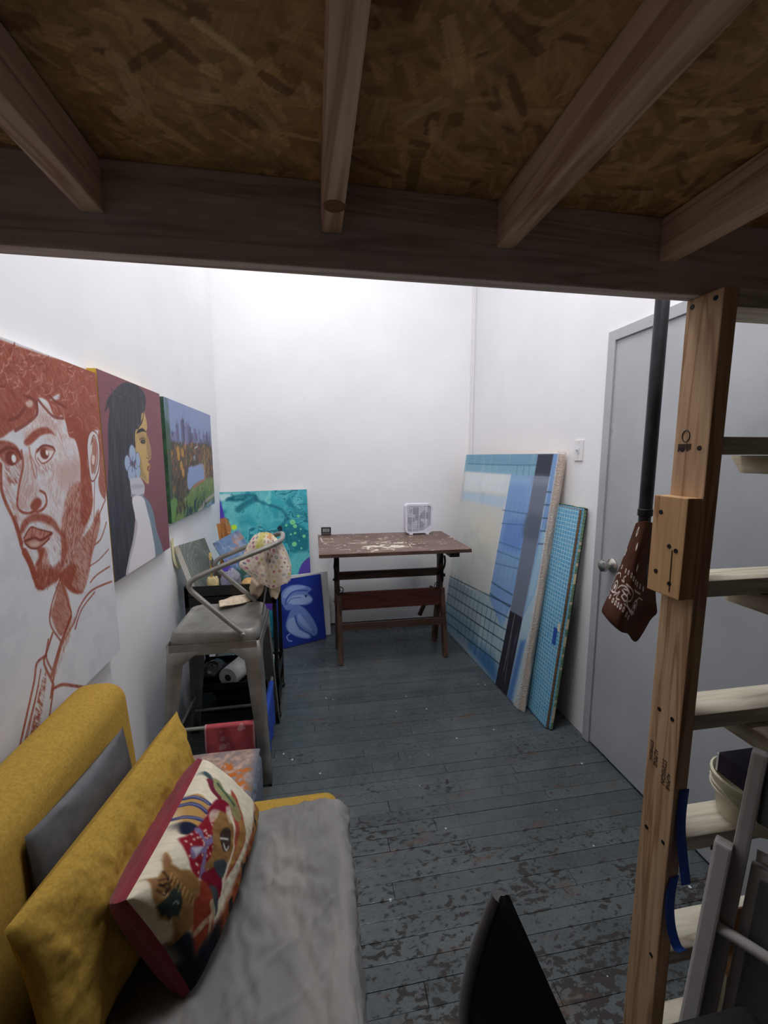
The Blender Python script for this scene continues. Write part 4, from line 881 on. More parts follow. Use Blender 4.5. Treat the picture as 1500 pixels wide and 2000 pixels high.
# ================================================================== SOFA
M_MUST = simple('mustard_upholstery', (174, 140, 64), 0.95, var=0.10, scale=160, bmp=0.25, spec=0.1, bscale=900)
SY1 = 1.275; SY0 = -0.55
sofa = thing('sofa', 'mustard yellow upholstered sofa bed along the left wall', 'sofa', (-0.30, 0.36, 0))
def soft_box(x0, x1, y0, y1, z0, z1, r, name, mat, parent, shear=0.0, n=4):
    bm = bmesh.new(); bmesh.ops.create_cube(bm, size=1)
    for v in bm.verts: v.co = ((x0+x1)/2+v.co.x*(x1-x0), (y0+y1)/2+v.co.y*(y1-y0), (z0+z1)/2+v.co.z*(z1-z0))
    bmesh.ops.bevel(bm, geom=bm.edges[:], offset=r, segments=n, affect='EDGES', profile=0.5)
    for v in bm.verts: v.co.x += shear*(v.co.z-z0)
    me = bpy.data.meshes.new(name); bm.to_mesh(me); bm.free(); me.polygons.foreach_set('use_smooth', [True]*len(me.polygons))
    o = link(name, me, mat); setp(o, parent); return o
soft_box(-0.66, -0.515, SY0, SY1+0.01, 0.20, 0.855, 0.055, 'backrest', M_MUST, sofa, shear=-0.065, n=6)
soft_box(-0.56, 0.055, SY0, SY1-0.015, 0.13, 0.425, 0.045, 'seat', M_MUST, sofa, n=6)
for x in (-0.50, 0.0):
    for y in (SY0+0.12, SY1-0.12): MB().lathe([(0.022, 0), (0.03, 0.135)], (x, y, 0.0), (0, 0, 1), 12).build('leg', M_OAKZ, sofa)
# grey sheet over the seat
sh = Paint(0.80, 1.72, 0.007, (128, 126, 124)); U, V = sh.U, sh.V
f_ = np.clip(U/0.80, 0, 1); xs = np.where(U < 0.565, -0.50+U, 0.0); 
P = np.zeros(U.shape+(3,)); R_ = 0.045; flat_ = 0.565-0.035
th_ = np.clip((U-flat_)/(R_), 0, PI/2*0.94); dn = np.clip(U-flat_-R_*PI/2*0.94, 0, None)
P[..., 0] = -0.50+np.minimum(U, flat_)+R_*np.sin(th_)+dn*0.06; P[..., 2] = 0.448-R_*(1-np.cos(th_))-dn
P[..., 1] = SY0+0.02+V+0.014*(fbm(U*5, V*2, 80)-0.5)
P[..., 1] = np.where(V > 1.60, P[..., 1]+(V-1.60)/0.12*0.02*(fbm(U*9, V*0, 82)-0.5)*2, P[..., 1])
wr_ = fbm(U*7+fbm(U*3, V*3, 86)*2.2, V*3.2, 83)
rid = 1-np.abs(2*wr_-1); fold = sst(0.80, 1.0, rid)*0.009+0.012*(fbm(U*4, V*4, 85)-0.5)
fold += sst(0.86, 1.0, 1-np.abs(2*fbm(U*16+V*6, V*3.5, 88)-1))*0.006+sst(0.88, 1.0, 1-np.abs(2*fbm(U*6-V*9, V*5, 98)-1))*0.005
P[..., 2] += np.where(U < flat_, fold, 0)-0.012*sst(1.60, 1.72, V); P[..., 0] += np.where(U >= flat_, fold*0.7, 0)
sh.wash(sst(0.35, 0.7, fbm(U*10, V*4, 87)), (150, 147, 143), 0.8); sh.wash(sst(0.55, 0.8, fbm(U*60, V*8, 89)), (112, 110, 108), 0.4)
o = grid_mesh('bed_sheet', P, sh.C, M_CLOTHP); md = o.modifiers.new('thick', 'SOLIDIFY'); md.thickness = 0.004
tag(o, 'wrinkled grey sheet spread over the sofa seat', 'sheet')

def pillow(name, label, c00, c10, c11, c01, th, mat, paint=None, res=0.006, base=(200, 200, 200), pw=0.42, gusset=None, wr=0.0, seed=1, pinch=0.05):
    """corners: 00 near bottom, 10 far bottom, 11 far top, 01 near top; the front looks to +X"""
    c = [np.asarray(q_, float) for q_ in (c00, c10, c11, c01)]; w_ = np.linalg.norm(c[1]-c[0]); h_ = np.linalg.norm(c[3]-c[0])
    pp = Paint(w_, h_, res, base); a = (pp.U/w_)[..., None]; b = (pp.V/h_)[..., None]
    A = 2*a-1; B = 2*b-1
    # sides draw in between the corners
    a2 = 0.5+0.5*A*(1-pinch*(1-B**2)); b2 = 0.5+0.5*B*(1-pinch*(1-A**2))
    Q = c[0]*(1-a2)*(1-b2)+c[1]*a2*(1-b2)+c[2]*a2*b2+c[3]*(1-a2)*b2
    n = np.cross(c[1]-c[0], c[3]-c[0]); n /= np.linalg.norm(n)
    f_ = (np.clip(1-A**2, 0, 1)*np.clip(1-B**2, 0, 1))**pw
    k_ = ((fbm(pp.U*14, pp.V*9, seed)-0.5)+0.35*(fbm(pp.U*34+fbm(pp.U*9, pp.V*9, seed+4)*2, pp.V*22, seed+7)-0.5))[..., None]*wr*np.minimum(1, f_*2)
    g_ = (th*0.085 if gusset else 0.0)
    pp.P = Q+n*(f_*th/2+g_+k_); Pb = Q-n*(f_*th/2+g_)
    t_ = thing(name, label, 'pillow', tuple(c[0]))
    if paint: paint(pp)
    fo = grid_mesh('front', pp.P, pp.C if paint else None, mat, t_); bo = grid_mesh('back', Pb, None, gusset or (mat if not paint else M_MUST), t_, flip=True)
    if gusset:
        edge = [(0, i) for i in range(pp.nx)]+[(j, pp.nx-1) for j in range(1, pp.ny)]+[(pp.ny-1, i) for i in range(pp.nx-2, -1, -1)]+[(j, 0) for j in range(pp.ny-2, 0, -1)]
        E1 = np.array([pp.P[e] for e in edge]+[pp.P[edge[0]]]); E2 = np.array([Pb[e] for e in edge]+[Pb[edge[0]]]); mid = (E1+E2)/2; cc = Q.reshape(-1, 3).mean(0)
        mo = mid+(mid-cc)/np.linalg.norm(mid-cc, axis=1)[:, None]*0.008
        grid_mesh('gusset', np.stack([E1, mo, E2]), None, gusset, t_)
    return t_
M_GREYSAT = simple('grey_satin', (84, 84, 87), 0.45, var=0.08, scale=60)
pillow('grey_pillow', 'small shiny grey cushion tucked behind the mustard pillow', (-0.50, 0.74, 0.46), (-0.475, 1.10, 0.46), (-0.515, 1.125, 0.79), (-0.545, 0.79, 0.80), 0.07, M_GREYSAT, wr=0.012, seed=3)
pillow('mustard_pillow', 'big mustard yellow pillow leaning on the sofa back', (-0.42, 0.60, 0.455), (-0.355, 1.19, 0.455), (-0.415, 1.232, 0.755), (-0.497, 0.655, 0.762), 0.125, M_MUST, wr=0.04, seed=5, pinch=0.07)

def cat_cushion(p):
    U, V = p.U, p.V; p.tr(220, 1470, 0.245); fur = np.clip(0.3+1.1*fbm(U*110, V*40, 91), 0, 1)
    p.C[:] = np.array((226, 216, 192))/255*(0.92+0.12*fbm(U*160, V*160, 90))[..., None]
    G, D, R = (168, 128, 76), (112, 80, 48), (136, 30, 44)
    p.fill([(560, 355), (770, 400), (720, 560), (690, 640), (545, 650), (540, 560)], (180, 140, 84), 0.003)
    for y0, y1, x0, x1 in ((370, 408, 560, 768), (440, 475, 556, 750), (515, 545, 548, 735)): p.line([(x0, y0), (x1, y1)], 0.010, (52, 60, 104)); p.line([(x0, y0-2), (x1, y1-2)], 0.002, (150, 150, 180))
    p.fill([(542, 560), (690, 600), (690, 645), (550, 650)], (30, 36, 58), 0.003)
    p.fill([(535, 710), (600, 660), (700, 570), (790, 480), (900, 560), (880, 700), (800, 850), (700, 990), (640, 960)], R, 0.003)
    for k in range(70):
        q_ = p.uv([(RNG.uniform(540, 820), RNG.uniform(520, 980))])[0]; i = int(round(q_[1]/p.h*(p.ny-1))); j = int(round(q_[0]/p.w*(p.nx-1)))
        if p.C[i, j, 1] < 0.2 and p.C[i, j, 0] > 0.4: p.dot(q_, 0.0022, (220, 200, 180), raw=True)
    p.fill([(660, 620), (700, 600), (745, 690), (810, 650), (800, 720), (750, 770), (730, 990), (690, 990), (730, 800), (640, 850), (630, 750), (740, 740)], (120, 108, 144), 0.003); p.fill([(635, 760), (720, 745), (670, 830)], (186, 182, 190), 0.003, 0.9)
    # grey kitten in a red cap, far side
    p.fill([(830, 480), (900, 470), (950, 560), (960, 700), (930, 850), (860, 930), (760, 930), (740, 900), (790, 800), (800, 620)], G, 0.004); p.fill([(830, 480), (900, 470), (950, 560), (960, 700), (930, 850), (860, 930), (760, 930), (740, 900), (790, 800), (800, 620)], D, 0.004, 0.6, mod=fur)
    p.fill([(770, 430), (830, 370), (900, 380), (940, 440), (900, 480), (850, 460), (790, 500), (760, 480)], (124, 24, 46), 0.003); p.fill([(765, 500), (800, 450), (850, 460), (830, 520), (780, 560)], (214, 204, 184), 0.003, 0.85, mod=fur); p.fill([(900, 440), (960, 430), (960, 520), (930, 560)], (208, 200, 180), 0.003, 0.8, mod=fur)
    p.fill([(850, 670), (900, 600), (940, 640), (930, 760), (890, 790)], (54, 46, 44), 0.003, 0.9); p.line([(860, 680), (920, 690)], 0.004, (214, 210, 204)); p.line([(885, 730), (905, 780), (925, 750)], 0.004, (200, 196, 190))
    p.fill([(950, 300), (1010, 420), (1050, 600), (1060, 700), (1000, 850), (900, 1010), (960, 800), (980, 600), (940, 420)], (150, 60, 48), 0.004, 0.9); p.fill([(1000, 520), (1060, 600), (1050, 700), (960, 900), (930, 900), (1000, 700)], (164, 124, 70), 0.004, 0.9); p.line([(820, 240), (880, 330), (960, 400), (990, 500)], 0.03, (140, 140, 96), 0.9); p.line([(840, 250), (900, 330), (970, 420)], 0.008, (66, 88, 72), 0.9)
    p.fill([(710, 170), (740, 150), (790, 190), (800, 240), (760, 200)], (60, 78, 80), 0.003); p.line([(770, 220), (800, 300), (850, 360)], 0.012, (110, 40, 56))
    p.fill([(700, 990), (770, 930), (850, 920), (870, 1080), (830, 1180), (760, 1100)], (120, 26, 44), 0.003); p.fill([(760, 1060), (830, 1090), (840, 1250), (810, 1310), (790, 1180)], (70, 76, 82), 0.003); p.fill([(800, 880), (880, 850), (910, 900), (870, 1000)], (62, 70, 78), 0.003)
    p.fill([(690, 1030), (760, 1060), (800, 1200), (800, 1400), (770, 1560), (680, 1780), (600, 1880), (640, 1500), (640, 1200)], (160, 70, 44), 0.004); p.fill([(690, 1030), (760, 1060), (800, 1200), (800, 1400), (770, 1560), (680, 1780), (640, 1500), (640, 1200)], (112, 44, 34), 0.004, 0.5, mod=fur)
    p.line([(790, 1190), (800, 1300), (740, 1350), (660, 1440)], 0.012, (196, 186, 160), 0.8, mod=fur); p.line([(780, 1300), (765, 1480)], 0.008, (196, 186, 160), 0.7)
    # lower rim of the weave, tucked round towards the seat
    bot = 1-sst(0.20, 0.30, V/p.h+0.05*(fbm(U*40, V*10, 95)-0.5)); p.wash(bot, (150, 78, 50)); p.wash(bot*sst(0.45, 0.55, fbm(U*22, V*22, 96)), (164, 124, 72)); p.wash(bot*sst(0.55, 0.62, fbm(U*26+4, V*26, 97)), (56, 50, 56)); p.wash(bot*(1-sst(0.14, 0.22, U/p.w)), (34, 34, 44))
    # tan cat in front
    CAT = [(400, 860), (425, 800), (470, 890), (540, 930), (620, 940), (700, 1030), (690, 1130), (640, 1200), (640, 1400), (600, 1430), (470, 1560), (430, 1520), (500, 1400), (460, 1330), (380, 1320), (345, 1240), (320, 1170), (310, 1080), (262, 1010), (360, 990), (400, 930)]
    p.fill(CAT, G, 0.003, sm=False); p.fill(CAT, D, 0.004, 0.65, sm=False, mod=fur); p.fill([(405, 870), (425, 810), (450, 880), (430, 910)], (140, 100, 72), 0.003); p.fill([(275, 1015), (350, 1005), (330, 1080)], (140, 100, 72), 0.003)
    p.fill([(390, 1000), (450, 960), (470, 1060), (430, 1150), (340, 1180), (330, 1090)], (140, 100, 58), 0.006, 0.6, mod=fur)
    for c_ in ([(372, 1020), (420, 1010)], [(380, 1060), (450, 1090)], [(400, 950), (450, 1000)], [(440, 1040), (460, 1080), (430, 1110)], [(350, 1100), (410, 1140)]): p.line(c_, 0.004, (66, 46, 34), 0.85)
    p.fill([(345, 1230), (370, 1215), (400, 1180), (440, 1150), (470, 1100), (530, 1045), (545, 1110), (555, 1190), (540, 1260), (530, 1310), (480, 1300), (450, 1340), (420, 1300), (380, 1310)], (46, 56, 50), 0.002, 1, sm=False, mod=np.clip(0.55+fur, 0, 1)); p.line([(485, 1200), (505, 1185), (520, 1205)], 0.0025, (150, 150, 140))
    p.fill([(395, 1125), (430, 1105), (450, 1130), (410, 1155)], (214, 190, 150), 0.003, 0.8); p.dot((432, 1108), 0.0035, (60, 36, 30)); p.line([(430, 1115), (415, 1135), (395, 1130)], 0.002, (60, 40, 30))
    p.line([(375, 1050), (400, 1060), (420, 1048)], 0.0045, (44, 32, 26)); p.line([(440, 1010), (455, 1030), (470, 1020)], 0.0045, (44, 32, 26))
    for k_ in range(16): q0 = (470+k_*13, 960+k_*14); p.line([q0, (q0[0]-20, q0[1]+60)], 0.0022, (112, 80, 48) if k_ % 2 else (196, 160, 104), 0.7)
    p.fill([(320, 1610), (430, 1540), (590, 1430), (640, 1480), (650, 1700), (580, 1860), (500, 1900)], (34, 36, 46), 0.004); p.fill([(480, 1560), (600, 1470), (620, 1560)], (48, 54, 66), 0.01, 0.7)
pillow('cat_pillow', 'tapestry pillow woven with cats and gift boxes, red piped edge', (-0.275, 0.745, 0.455), (-0.205, 1.150, 0.462), (-0.322, 1.085, 0.695), (-0.365, 0.728, 0.70), 0.16, M_CLOTHP, cat_cushion, 0.0022, (226, 216, 192), 0.34, simple('dark_red_piping', (126, 26, 42), 0.85, sheen=0.2), 0.012, 9, 0.03)
# ================================================================== METAL STOOL
t = thing('metal_stool', 'gunmetal bar stool of pressed steel with a bent tube backrest', 'stool', (-0.455, 2.04, 0))
SX0, SX1, SYa, SYb, SZ = -0.635, -0.268, 1.855, 2.235, 0.735
def rrect_ring(x0, x1, y0, y1, r, z, n=6): return [(a, b, z) for a, b in rrect(x0, x1, y0, y1, r, n)]
rings = [rrect_ring(SX0+d, SX1-d, SYa+d, SYb-d, max(0.05-d*0.6, 0.012), z) for d, z in ((-0.012, SZ-0.085), (-0.008, SZ-0.03), (-0.002, SZ-0.010), (0.006, SZ-0.001), (0.016, SZ), (0.024, SZ-0.004), (0.034, SZ-0.006), (0.12, SZ-0.006))]
n = len(rings[0]); v = [q for r in rings for q in r]; f = [(i*n+k, i*n+(k+1) % n, (i+1)*n+(k+1) % n, (i+1)*n+k) for i in range(len(rings)-1) for k in range(n)]+[tuple((len(rings)-1)*n+k for k in range(n))]
so = MB().add(v, f).build('seat', M_STEEL, t, True, fix=False); md = so.modifiers.new('thick', 'SOLIDIFY'); md.thickness = 0.003; md.offset = -1
feet = {(1, -1): (-0.222, 1.797), (-1, -1): (-0.69, 1.797), (1, 1): (-0.222, 2.292), (-1, 1): (-0.69, 2.285)}
for (sx, sy), (fx, fy) in feet.items():
    tx, ty = (SX1+0.011 if sx > 0 else SX0-0.011), (SYb+0.011 if sy > 0 else SYa-0.011)
    v = []; f = []; rows = 9
    for j in range(rows):
        q = j/(rows-1); cx, cy, z = tx*(1-q)+fx*q, ty*(1-q)+fy*q, (SZ-0.05)*(1-q)
        wdt = 0.036+(0.074-0.036)*(1-q)+0.10*max(0, 1-q/0.10)**2; r = 0.016
        prof = [(wdt, 0), (r, 0)]+[(r-r*math.sin(a), r-r*math.cos(a)) for a in (0.4, 0.8, 1.2)]+[(0, r), (0, wdt)]
        for a, b in prof: v.append((cx-sx*a, cy-sy*b, z))
    m_ = 7
    for j in range(rows-1): f += [(j*m_+k, j*m_+k+1, (j+1)*m_+k+1, (j+1)*m_+k) for k in range(m_-1)]
    lo = MB().add(v, f).build('leg', M_STEEL, t, True, fix=True); md = lo.modifiers.new('thick', 'SOLIDIFY'); md.thickness = 0.003; md.offset = 0
    MB().box(fx-sx*0.038, fx+sx*0.001, fy-sy*0.038, fy+sy*0.001, 0.0, 0.012).build('rubber_foot', M_BLACKM, lo)
# aprons between the legs
for a, b in (((SX0, SYa-0.013), (SX1, SYa-0.013)), ((SX0, SYb+0.013), (SX1, SYb+0.013)), ((SX0-0.013, SYa), (SX0-0.013, SYb)), ((SX1+0.013, SYa), (SX1+0.013, SYb))):
    MB().bar((a[0], a[1], SZ-0.072), (b[0], b[1], SZ-0.072), 0.003, 0.05).build('apron', M_STEEL, t)
def legpt(k, z):
    fx, fy = feet[k]; tx, ty = (SX1+0.011 if k[0] > 0 else SX0-0.011), (SYb+0.011 if k[1] > 0 else SYa-0.011); q = 1-z/(SZ-0.05)
    return Vector((tx*(1-q)+fx*q-k[0]*0.012, ty*(1-q)+fy*q-k[1]*0.012, z))
STZ = 0.30
for a, b, zs in (((-1, -1), (1, -1), STZ), ((1, -1), (1, 1), STZ), ((-1, 1), (1, 1), 0.12), ((-1, -1), (-1, 1), 0.2)): MB().tube([legpt(a, zs), legpt(b, zs)], 0.0085, 10).build('stretcher', M_STEEL, t, True)
TB = [(-0.325, 1.838, 0.728), (-0.36, 1.838, 0.760), (-0.44, 1.842, 0.838), (-0.505, 1.845, 0.903), (-0.53, 1.846, 0.930), (-0.537, 1.847, 0.955), (-0.522, 1.848, 0.976), (-0.47, 1.852, 1.002), (-0.30, 1.88, 1.066), (-0.19, 1.90, 1.105), (-0.165, 1.915, 1.116), (-0.152, 1.96, 1.122), (-0.155, 2.05, 1.122), (-0.165, 2.12, 1.118), (-0.195, 2.165, 1.105), (-0.26, 2.185, 1.078), (-0.45, 2.21, 0.998), (-0.495, 2.215, 0.975), (-0.512, 2.218, 0.953), (-0.503, 2.22, 0.928), (-0.47, 2.224, 0.890), (-0.36, 2.235, 0.775), (-0.325, 2.24, 0.735)]
MB().tube(smooth_curve(TB, 4), 0.0115, 12).build('back_tube', M_STEEL, t, True)
b = MB(); q = smooth_curve([(-0.160, 2.04, 1.105), (-0.20, 2.04, 1.03), (-0.235, 2.04, 0.90), (-0.262, 2.04, 0.74)], 5)
for a, c in zip(q, q[1:]): b.bar(a, c, 0.004, 0.07, (0, 1, 0))
b.build('back_splat', M_STEEL, t)
for y, s_ in ((1.832, -1), (2.246, 1)): MB().lathe([(0.011, 0), (0.011, 0.006), (0.008, 0.010), (0, 0.010)], (-0.322, y, 0.722), (0, s_, 0), 12).build('bolt', M_STEEL, t, True)

# ---- polka-dot baby garment over the backrest
def loft_cloth(rows, n=9, m=9):
    """rows of control points -> smooth grid"""
    R1 = [smooth_curve(r, n) for r in rows]; k = len(R1[0]); cols = [smooth_curve([r[i] for r in R1], m) for i in range(k)]
    return np.array(cols).transpose(1, 0, 2)
A_ = lambda x, y, Y: at(x, y, Y=Y)
rows = [[A_(497, 1046, 2.10), A_(508, 1041, 2.06), A_(520, 1040, 2.0), A_(530, 1042, 1.97), A_(540, 1052, 1.955), A_(549, 1060, 1.97)],
        [A_(486, 1062, 2.10), A_(498, 1062, 2.03), A_(514, 1060, 1.965), A_(528, 1064, 1.955), A_(542, 1072, 1.93), A_(555, 1078, 1.98)],
        [A_(476, 1084, 2.09), A_(494, 1088, 2.02), A_(512, 1092, 1.96), A_(527, 1096, 1.975), A_(545, 1098, 1.935), A_(562, 1100, 1.985)],
        [A_(468, 1101, 2.08), A_(490, 1110, 2.02), A_(510, 1120, 1.955), A_(528, 1124, 1.98), A_(548, 1122, 1.94), A_(567, 1118, 1.99)],
        [A_(470, 1108, 2.08), A_(492, 1126, 2.02), A_(512, 1140, 1.96), A_(531, 1149, 1.985), A_(551, 1142, 1.945), A_(566, 1134, 1.99)]]
P = loft_cloth(rows, 10, 12)
pc = Paint(0.30, 0.32, 0.01, (226, 214, 196)); pc.ny, pc.nx = P.shape[:2]
pc.U, pc.V = np.meshgrid(np.linspace(0, 0.30, pc.nx), np.linspace(0, 0.32, pc.ny)); pc.C = np.ones(P.shape)*np.array((226, 214, 196))/255
def refine(P, k):
    for ax in (0, 1):
        a = np.linspace(0, P.shape[ax]-1, (P.shape[ax]-1)*k+1); i = np.minimum(a.astype(int), P.shape[ax]-2); f_ = a-i
        P = np.take(P, i, ax)*(1-f_.reshape((-1, 1, 1) if ax == 0 else (1, -1, 1)))+np.take(P, i+1, ax)*f_.reshape((-1, 1, 1) if ax == 0 else (1, -1, 1))
    return P
P = refine(P, 3); pc.ny, pc.nx = P.shape[:2]; pc.U, pc.V = np.meshgrid(np.linspace(0, 0.30, pc.nx), np.linspace(0, 0.32, pc.ny)); pc.C = np.ones(P.shape)*np.array((228, 216, 198))/255; pc.res = 0.0022
cols_ = [(190, 110, 140), (200, 190, 90), (170, 160, 170), (150, 90, 110), (206, 160, 130), (120, 130, 150)]
for i in range(10):
    for j in range(11):
        u_, v_ = 0.014+i*0.030+(j % 2)*0.015+RNG.normal()*0.002, 0.014+j*0.029+RNG.normal()*0.002; r_ = RNG.choice([0.0055, 0.0075, 0.0095]); c_ = cols_[RNG.integers(0, 6)]
        pc.dot((u_, v_), r_, c_, 0.85, raw=True)
        if RNG.random() < 0.4: pc.dot((u_, v_), r_*0.55, (228, 216, 198), 0.9, raw=True)
pc.wash(np.exp(-((pc.U-0.10)/0.03)**2)*(pc.V < 0.12), (206, 206, 80), 0.6); pc.wash(np.exp(-((pc.U-0.17)/0.02)**2)*(pc.V < 0.05), (226, 150, 80), 0.7)
g = thing('baby_garment', 'cream polka-dot baby garment slung over the stool backrest', 'garment', tuple(A_(520, 1090, 2.0)))
o = grid_mesh('body', P, pc.C, M_CLOTHP, g); md = o.modifiers.new('thick', 'SOLIDIFY'); md.thickness = 0.003
# inside of the back half
rows = [[A_(533, 1046, 2.0), A_(545, 1056, 1.99), A_(551, 1062, 2.03)], [A_(546, 1072, 2.03), A_(556, 1080, 2.02), A_(562, 1084, 2.06)], [A_(552, 1105, 2.04), A_(562, 1110, 2.03), A_(568, 1106, 2.07)], [A_(554, 1130, 2.04), A_(560, 1140, 2.03), A_(568, 1122, 2.07)]]
P2 = refine(loft_cloth(rows, 6, 8), 2); col = np.ones(P2.shape)*np.array((206, 192, 172))/255*(0.9+0.2*fbm(P2[..., 0]*90, P2[..., 2]*90, 3))[..., None]
o = grid_mesh('back_flap', P2, col, M_CLOTHP, g); md = o.modifiers.new('thick', 'SOLIDIFY'); md.thickness = 0.003
M_SLV = simple('cream_cotton', (216, 196, 172), 0.95, var=0.1, scale=70)
def limp(rows, name):
    Pq = refine(loft_cloth(rows, 6, 7), 1); kx = np.linspace(0, 1, Pq.shape[1])[None, :]; ky = np.linspace(0, 1, Pq.shape[0])[:, None]
    Pq = Pq+np.array([0, 0, 1.0])*(0.006*np.sin(kx*9+ky*5)+0.008*(fbm(kx*3+ky*0, ky*9+kx*0, 31)-0.5))[..., None]
    o_ = grid_mesh(name, Pq, None, M_SLV, g); md_ = o_.modifiers.new('thick', 'SOLIDIFY'); md_.thickness = 0.006; md_.offset = 0
SZt = SZ+0.012
limp([[A_(495, 1122, 2.03), A_(505, 1130, 2.0), A_(516, 1136, 2.02)], [A_(490, 1140, 2.03), A_(502, 1146, 1.99), A_(514, 1150, 2.02)], [at(486, 1152, Z=SZt+0.012), at(494, 1160, Z=SZt+0.02), at(504, 1165, Z=SZt)], [at(468, 1160, Z=SZt), at(470, 1167, Z=SZt+0.014), at(476, 1176, Z=SZt)], [at(446, 1167, Z=SZt), at(448, 1174, Z=SZt+0.014), at(451, 1182, Z=SZt)], [at(428, 1173, Z=SZt), at(428, 1180, Z=SZt+0.008), at(429, 1187, Z=SZt)]], 'sleeve')
limp([[A_(527, 1140, 2.03), A_(536, 1146, 2.0), A_(548, 1140, 2.02)], [A_(526, 1152, 2.03), A_(536, 1158, 2.0), A_(546, 1152, 2.02)], [A_(530, 1164, 2.03), A_(538, 1170, 2.0), A_(544, 1162, 2.02)]], 'sleeve')

# ---- towels on the stretchers
def towel(name, label, a, b, drop_f, drop_b, mat=None, painter=None, res=0.004, out=(0, -1, 0), sway=0.0):
    a = np.asarray(a, float); b = np.asarray(b, float); w_ = np.linalg.norm(b-a); L = drop_f+drop_b+0.03; pp = Paint(w_, L, res, (190, 80, 90)); u = (b-a)/w_; outv = np.asarray(out, float); r = 0.0115
    s_ = pp.V; P = np.zeros(pp.U.shape+(3,)); base = a+pp.U[..., None]*u
    th = np.clip((s_-drop_f)/0.036*PI, 0, PI)          # over the rod
    up = np.where(s_ < drop_f, -(drop_f-s_), np.where(s_ > drop_f+0.036, -(s_-drop_f-0.036), 0))
    P = base+outv*(r*np.cos(th))[..., None]+np.array([0, 0, 1.0])*(r*np.sin(th)+up)[..., None]
    wv = (0.006*np.sin(pp.U*60+sway)+0.01*(fbm(pp.U*12, pp.V*6, 7)-0.5))*np.clip(-up*14, 0, 1); P = P+outv*wv[..., None]
    if painter: painter(pp)
    o = grid_mesh(name, P, pp.C if painter else None, mat); md = o.modifiers.new('thick', 'SOLIDIFY'); md.thickness = 0.004; md.offset = 0
    return tag(o, label, 'towel')
def red_towel(p):
    U, V = p.U, p.V; n_ = fbm(U*120, V*120, 5); p.C[:] = np.array((206, 96, 104))/255*(0.85+0.3*n_)[..., None]
    e = np.minimum(np.minimum(U, p.w-U), V); p.wash(1-sst(0.006, 0.009, e), (222, 170, 170))
    for c, r in (((0.075, 0.075), .012), ((0.07, 0.11), .006)): p.dot(c, r, (220, 168, 168), 0.9, raw=True)
    for c in ((0.068, 0.030), (0.080, 0.034), (0.070, 0.042), (0.15, 0.118), (0.165, 0.122), (0.157, 0.130)): p.dot(c, 0.011, (222, 170, 170), 0.9, raw=True)
    p.line([(0.085, 0.040), (0.10, 0.052), (0.098, 0.03)], 0.005, (222, 170, 170), raw=True)
    p.wash(sst(0.45, 0.6, n_), (160, 54, 64), 0.25)
la, lb = np.array(legpt((-1, -1), STZ)), np.array(legpt((1, -1), STZ)); d_ = (lb-la)/np.linalg.norm(lb-la)
towel('red_towel', 'small pink-red patterned towel hung on the stool front bar', la+d_*0.155, lb-d_*0.04, 0.130, 0.09, M_CLOTHP, red_towel, 0.003)
la, lb = np.array(legpt((1, -1), STZ)), np.array(legpt((1, 1), STZ)); d_ = (lb-la)/np.linalg.norm(lb-la)
towel('blue_towel', 'bright blue cloth hung on the stool side bar', la+d_*0.05, la+d_*0.34, 0.20, 0.10, simple('royal_blue_cloth', (36, 74, 170), 0.9, var=0.15, scale=60), None, 0.006, (1, 0, 0))

# ---- patterned floor cushion
def floral(p):
    U, V = p.U, p.V; n_ = fbm(U*60, V*60, 15); p.C[:] = np.array((190, 160, 146))/255*(0.7+0.5*n_)[..., None]
    p.wash(sst(0.5, 0.6, fbm(U*40, V*40, 16)), (140, 130, 132), 0.7)
    c = (p.w*0.62, p.h*0.40); rr = np.sqrt((U-c[0])**2+(V-c[1])**2)*(1+0.25*np.sin(np.arctan2(V-c[1], U-c[0])*7)); k_ = sst(0.42, 0.55, fbm(U*70, V*70, 18))
    p.wash((sst(0.035, 0.05, rr)*(1-sst(0.085, 0.10, rr)))*k_, (196, 110, 50)); p.wash(1-sst(0.03, 0.04, rr), (140, 146, 160), 0.8); p.wash(sst(0.86, 1.0, U/p.w), (104, 112, 124), 0.7)
t = thing('floor_cushion', 'worn floral tapestry pouf between the sofa and the stool', 'pouf', (-0.40, 1.53, 0))
soft_box(-0.55, -0.24, 1.335, 1.70, 0.0, 0.275, 0.045, 'body', simple('grey_blue_tapestry', (96, 104, 116), 0.95, var=0.3, scale=50), t, n=5)
pf = Paint(0.29, 0.345, 0.004, (190, 160, 146)); floral(pf); A2, B2_ = 2*pf.U/pf.w-1, 2*pf.V/pf.h-1
zz = 0.272+0.022*(np.clip(1-A2**4, 0, 1)*np.clip(1-B2_**4, 0, 1))**0.5; grid_mesh('top_panel', np.stack([-0.54+pf.U, 1.345+pf.V, zz], -1), pf.C, M_CLOTHP, t)

